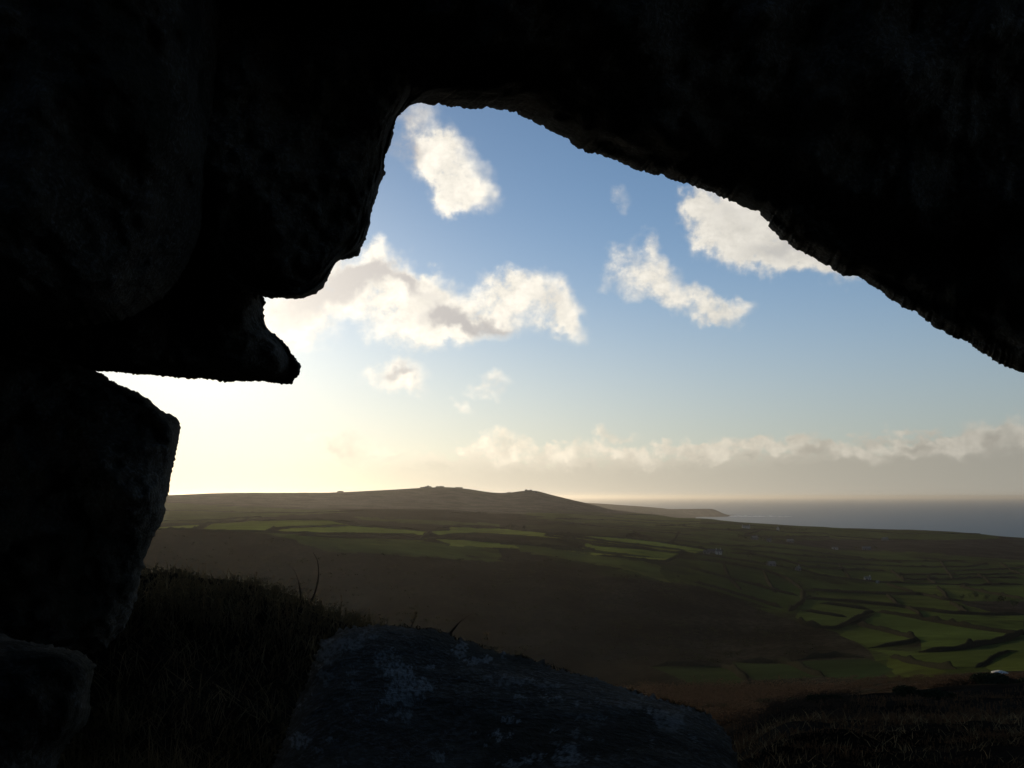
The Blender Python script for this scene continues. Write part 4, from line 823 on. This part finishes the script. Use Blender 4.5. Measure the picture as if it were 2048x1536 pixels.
# ---------------------------------------------------------------- near vegetation
def blades(P, n_per, h, w, seed, spread, lean=.5):
    """upright tapering blades (three faces each) around every point of P; h and w may be arrays"""
    r_ = np.random.default_rng(seed); P = np.repeat(P, n_per, 0); m = len(P)
    hh = np.repeat(np.broadcast_to(h, (len(P) // n_per,)), n_per) * (.4 + .9 * r_.random(m)); ww = np.repeat(np.broadcast_to(w, (len(P) // n_per,)), n_per)
    sp = np.repeat(np.broadcast_to(spread, (len(P) // n_per,)), n_per)
    P = P + np.stack([r_.normal(0, 1, m) * sp, r_.normal(0, 1, m) * sp, np.zeros(m)], -1)
    th = r_.random(m) * 2 * math.pi; ln = r_.random(m) * lean; D = np.stack([np.cos(th) * ln, np.sin(th) * ln, np.ones(m)], -1)
    fa = r_.random(m) * math.pi; S = np.stack([np.cos(fa), np.sin(fa), np.zeros(m)], -1) * ww[:, None]
    h1 = hh[:, None]; mid = P + D * h1 * .5; tip = P + D * h1 * [[1, 1, .85]] + np.stack([np.cos(th), np.sin(th), np.zeros(m)], -1) * h1 * .25 * ln[:, None]
    V_ = np.stack([P - S, P + S, mid + S * .7, mid - S * .7, tip], 1).reshape(-1, 3); b0 = np.arange(m)[:, None] * 5
    return V_, b0 + np.array([[0, 1, 2, 3]]), b0 + np.array([[3, 2, 4]])
def scatter(n, px0, px1, r0, r1, seed, power=1.0):
    r_ = np.random.default_rng(seed); a0 = math.atan((px0 - 1024) / F); a1 = math.atan((px1 - 1024) / F)
    a = a0 + (a1 - a0) * r_.random(n); r = np.exp(np.log(r0) + (np.log(r1) - np.log(r0)) * r_.random(n) ** power)
    return np.array([(math.sin(x) * y, math.cos(x) * y, hgt(math.sin(x) * y, math.cos(x) * y) - .01) for x, y in zip(a, r)]), r
def shoots(P, n_per, h, w, seed, spread, nl=11, lean=.8):
    """wiry heather shoots: a thin stem with short needle leaves all round its upper two thirds"""
    r_ = np.random.default_rng(seed); m0 = len(P); P = np.repeat(P, n_per, 0); m = len(P); f = lambda a: np.repeat(np.broadcast_to(a, (m0,)), n_per)
    hh = f(h) * (.45 + .8 * r_.random(m)); ww = f(w); sp = f(spread); P = P + np.stack([r_.normal(0, 1, m) * sp, r_.normal(0, 1, m) * sp, np.zeros(m)], -1)
    th = r_.random(m) * 2 * math.pi; ln = r_.random(m) * lean; D = np.stack([np.cos(th) * ln, np.sin(th) * ln, np.ones(m)], -1); D /= np.linalg.norm(D, axis=1)[:, None]
    S = np.stack([np.sin(th), -np.cos(th), np.zeros(m)], -1) * ww[:, None] * .5; top = P + D * hh[:, None]
    V1 = np.stack([P - S, P + S, top + S * .5, top - S * .5], 1).reshape(-1, 3); Q1 = np.arange(4 * m).reshape(-1, 4)
    k = np.tile(np.linspace(.25, 1.0, nl), m); Pr = np.repeat(P, nl, 0); Dr = np.repeat(D, nl, 0); hr = np.repeat(hh, nl); wr = np.repeat(ww, nl)
    c = Pr + Dr * (hr * k)[:, None]; a = r_.random(len(k)) * 2 * math.pi
    o_ = np.stack([np.cos(a), np.sin(a), .5 + .7 * r_.random(len(k))], -1); o_ /= np.linalg.norm(o_, axis=1)[:, None]
    L_ = (hr * (.13 + .12 * r_.random(len(k))))[:, None]; sd = np.stack([np.sin(a), -np.cos(a), np.zeros(len(k))], -1) * wr[:, None]
    V2 = np.stack([c - sd, c + sd, c + o_ * L_], 1).reshape(-1, 3)
    return np.vstack([V1, V2]), Q1, len(V1) + np.arange(len(V2)).reshape(-1, 3)
# heather on the left mound
P_, r_a = scatter(4200, -150, 900, 2.2, 8.5, 5)
clm = fbm(P_[:, 0] * 2.2, P_[:, 1] * 2.2, 3); hsc = np.clip(.055 + clm * .13, .015, .15)
v, q_, t_ = shoots(P_, 3, hsc, .0035, 6, .04)
o = mesh_np('heather', v, q_, M_HEATHER, smooth=False, tris=t_); prop(o, 'dark springy heather covering the mound at left', 'heather', kind='stuff')
P_, r_a = scatter(1500, 150, 900, 3.0, 8.0, 15)
v, q_, t_ = blades(P_, 3, .12, .0018, 16, .05, 1.6)
o = mesh_np('dry_grass', v, q_, M_STRAW, smooth=False, tris=t_); prop(o, 'thin straw coloured grass between the heather on the mound', 'grass', kind='stuff')
ed = []
for i in range(1100):
    k = random.random() ** .8 * 23; j = int(k); t = k - j; E = SLAB[j], SLAB[j + 1]
    px = E[0][0] + (E[1][0] - E[0][0]) * t; py = E[0][1] + (E[1][1] - E[0][1]) * t + random.uniform(0, 1) ** 2 * 22 + 4
    if random.random() > .25 + 1.6 * fbm(np.array([px / 34]), np.array([py / 60 + 3]), 3)[0]: continue
    u, v = uv(px, py); u1, v1 = uv(px, py + 0); d = SLAB_D + SLAB_T * v1 - .01; ed.append((u * d, d, v * d + CZ))
v, q_, t_ = shoots(np.array(ed), 3, .012, .0016, 56, .007, 7, 1.2)
o = mesh_np('moss', v, q_, M_MOSS, smooth=False, tris=t_); prop(o, 'dark moss and tiny heather fringing the crest of the lichen boulder', 'moss', kind='stuff')
# heath on the right, from the boulder outwards
P_, r_a = scatter(15000, 1050, 2150, 3.2, 75, 25, .9)
sc_ = np.clip(r_a / 14, .35, 2.6); clm = fbm(P_[:, 0] / (1.2 * 1), P_[:, 1] / 1.2, 3)
v, q_, t_ = shoots(P_, 2, np.clip(.07 + clm * .16, .02, .3) * sc_ * .9, .0045 * np.clip(r_a / 5, 1, 9), 26, .05 * sc_, 7)
o = mesh_np('heather', v, q_, M_HEATH, smooth=False, tris=t_); prop(o, 'dark heather on the heath right of the lichen boulder', 'heather', kind='stuff')
P_, r_a = scatter(1100, 1300, 2150, 3.5, 30, 35)
sc_ = np.clip(r_a / 10, .5, 2.5)
v, q_, t_ = blades(P_, 3, .11 * sc_, .0022 * np.clip(r_a / 5, 1, 8), 36, .09 * sc_, 1.4)
o = mesh_np('dry_grass', v, q_, M_STRAW, smooth=False, tris=t_); prop(o, 'pale dry grass tufts scattered over the heath at right', 'grass', kind='stuff')
# grass in the hollow at the bottom left
P_, r_a = scatter(1800, -100, 560, 1.5, 3.2, 45)
v, q_, t_ = blades(P_, 7, .14, .0018, 46, .03, .7)
o = mesh_np('grass', v, q_, M_STRAW, smooth=False, tris=t_); prop(o, 'dim grass in the hollow left of the lichen boulder', 'grass', kind='stuff')

def stem(name, pts, d, r0, label, m, cat='plant stem', tufts=()):
    """a bare stem traced at its own distance; tapered six-sided tube"""
    P3 = np.array([(lambda u, v: (u * d, d, v * d + CZ))(*uv(px, py)) for px, py in pts]); n = 6; N = 24
    t = np.linspace(0, 1, N); tt = np.linspace(0, 1, len(P3)); X = np.stack([pchip(tt, P3[:, k], t) for k in range(3)], -1)
    X[:, 1] += np.sin(t * 2.2) * .08
    V_ = np.array([X[i] + (r0 * (1 - .8 * t[i])) * np.array([math.cos(a), math.sin(a), 0]) for i in range(N) for a in np.linspace(0, 2 * math.pi, n, endpoint=False)]).tolist()
    Q_ = [(j * n + i, j * n + (i + 1) % n, (j + 1) * n + (i + 1) % n, (j + 1) * n + i) for j in range(N - 1) for i in range(n)]
    b0 = X[0].copy(); o = mesh_np(name, np.array(V_) - b0, Q_, m); o.location = b0; prop(o, label, cat)
    for k, i in enumerate(tufts):
        c = X[i] - b0; r_ = np.random.default_rng(k); Vt = []; Tt = []
        for j in range(10):
            a = r_.normal(0, 1, 3); a /= np.linalg.norm(a); b = np.cross(a, (0, 0, 1)) * .004; Vt += [c - b, c + b, c + a * .028]; Tt.append((3*j, 3*j+1, 3*j+2))
        mesh_np('leaf_tuft', Vt, None, M_HEATHER, o, False, tris=Tt)
    return o
stem('bramble_stem', [(628,1222),(620,1208),(628,1180),(632,1150),(630,1125),(622,1106)], 5.9, .0075, 'tall thin bare stem bowing to the right above the mound', M_TWIG)
stem('bramble_stem', [(601,1215),(598,1190),(592,1165),(582,1142),(572,1130)], 5.9, .0065, 'thin bare stem leaning left, beside the tall one', M_TWIG)
stem('bramble_stem', [(896,1275),(905,1262),(918,1248),(932,1238),(946,1228)], 4.3, .006, 'short curved stem rising behind the top of the lichen boulder', M_TWIG)
stem('heather_sprig', [(820,1264),(823,1250),(826,1240),(832,1228)], 4.3, .004, 'small leafy sprig on top of the lichen boulder', M_TWIG, 'sprig', (8, 14, 20))
stem('heather_sprig', [(975,1300),(974,1290),(973,1280),(974,1272)], 4.2, .003, 'tiny upright sprig on the right slope of the lichen boulder', M_TWIG, 'sprig', (12, 20))
stem('grass_stalk', [(244,1290),(250,1275),(260,1260),(272,1248)], 2.6, .0012, 'pale arching grass stalk in the dark hollow at left', M_STRAW, 'grass stalk')
stem('grass_stalk', [(398,1298),(402,1292),(410,1287),(418,1286)], 2.8, .0016, 'short bright grass stalk in the middle of the dark hollow', M_STRAW, 'grass stalk')
stem('grass_stalk', [(408,1328),(415,1322),(424,1320),(432,1326)], 2.8, .0014, 'small hooked grass stalk below the bright one', M_STRAW, 'grass stalk')

# ---------------------------------------------------------------- added unseen blocker, a cloudy puff keeping the sun off this hilltop
cm = bpy.data.materials.new('sun_block_cloud'); cm.use_nodes = True; cm.node_tree.nodes.clear(); g = NT(cm.node_tree)
co_ = g.n('ShaderNodeOutputMaterial'); cv = g.n('ShaderNodeVolumePrincipled'); g.L(cv.outputs[0], co_.inputs['Volume'])
cv.inputs['Color'].default_value = (.97, .97, .97, 1); cv.inputs['Density'].default_value = .030; cv.inputs['Anisotropy'].default_value = .6
def sun_block_cloud(c, sx, sy, sz, seed):
    n1, n2 = 72, 44; V_ = []
    for j in range(n2 + 1):
        th = math.pi * j / n2
        for i in range(n1):
            ph = 2 * math.pi * i / n1; d = np.array([math.sin(th) * math.cos(ph), math.sin(th) * math.sin(ph), math.cos(th)])
            k = 1 + .5 * float(fbm3(np.array([d[0] * 2.1 + seed]), np.array([d[1] * 2.1]), np.array([d[2] * 2.1 + seed]), 4, .6)[0]); V_.append(d * k * np.array([sx, sy, sz]))
    Q_ = [(j * n1 + i, (j + 1) * n1 + i, (j + 1) * n1 + (i + 1) % n1, j * n1 + (i + 1) % n1) for j in range(n2) for i in range(n1)]
    o = mesh_np('sun_block_cloud', V_, Q_, cm); o.location = c; prop(o, 'added cloudy puff blocking the sun, unseen behind the beak shaped boulder', 'sun_block_cloud')
cc = sdir * 3300; sun_block_cloud((cc[0], cc[1], CZ + cc[2]), 115, 110, 66, 4)

# ---------------------------------------------------------------- haze
hz = bpy.data.materials.new('air'); hz.use_nodes = True; hz.node_tree.nodes.clear(); g = NT(hz.node_tree)
ho = g.n('ShaderNodeOutputMaterial'); hv = g.n('ShaderNodeVolumePrincipled'); g.L(hv.outputs[0], ho.inputs['Volume'])
hv.inputs['Color'].default_value = (.50, .49, .465, 1); hv.inputs['Density'].default_value = 2.6e-5; hv.inputs['Anisotropy'].default_value = .68
B = 122000; v, q_ = bx(0, 0, (-260 + 190 + 60) / 2 + 0, 2 * B, 2 * B, 1)
zb, zt = -60.0, CZ + 62.0
v = [(a, b, zb if c < (-260 + 250) / 2 else zt) for a, b, c in v]
hobj = mesh_np('haze', v, q_, hz, smooth=False); prop(hobj, kind='stuff')
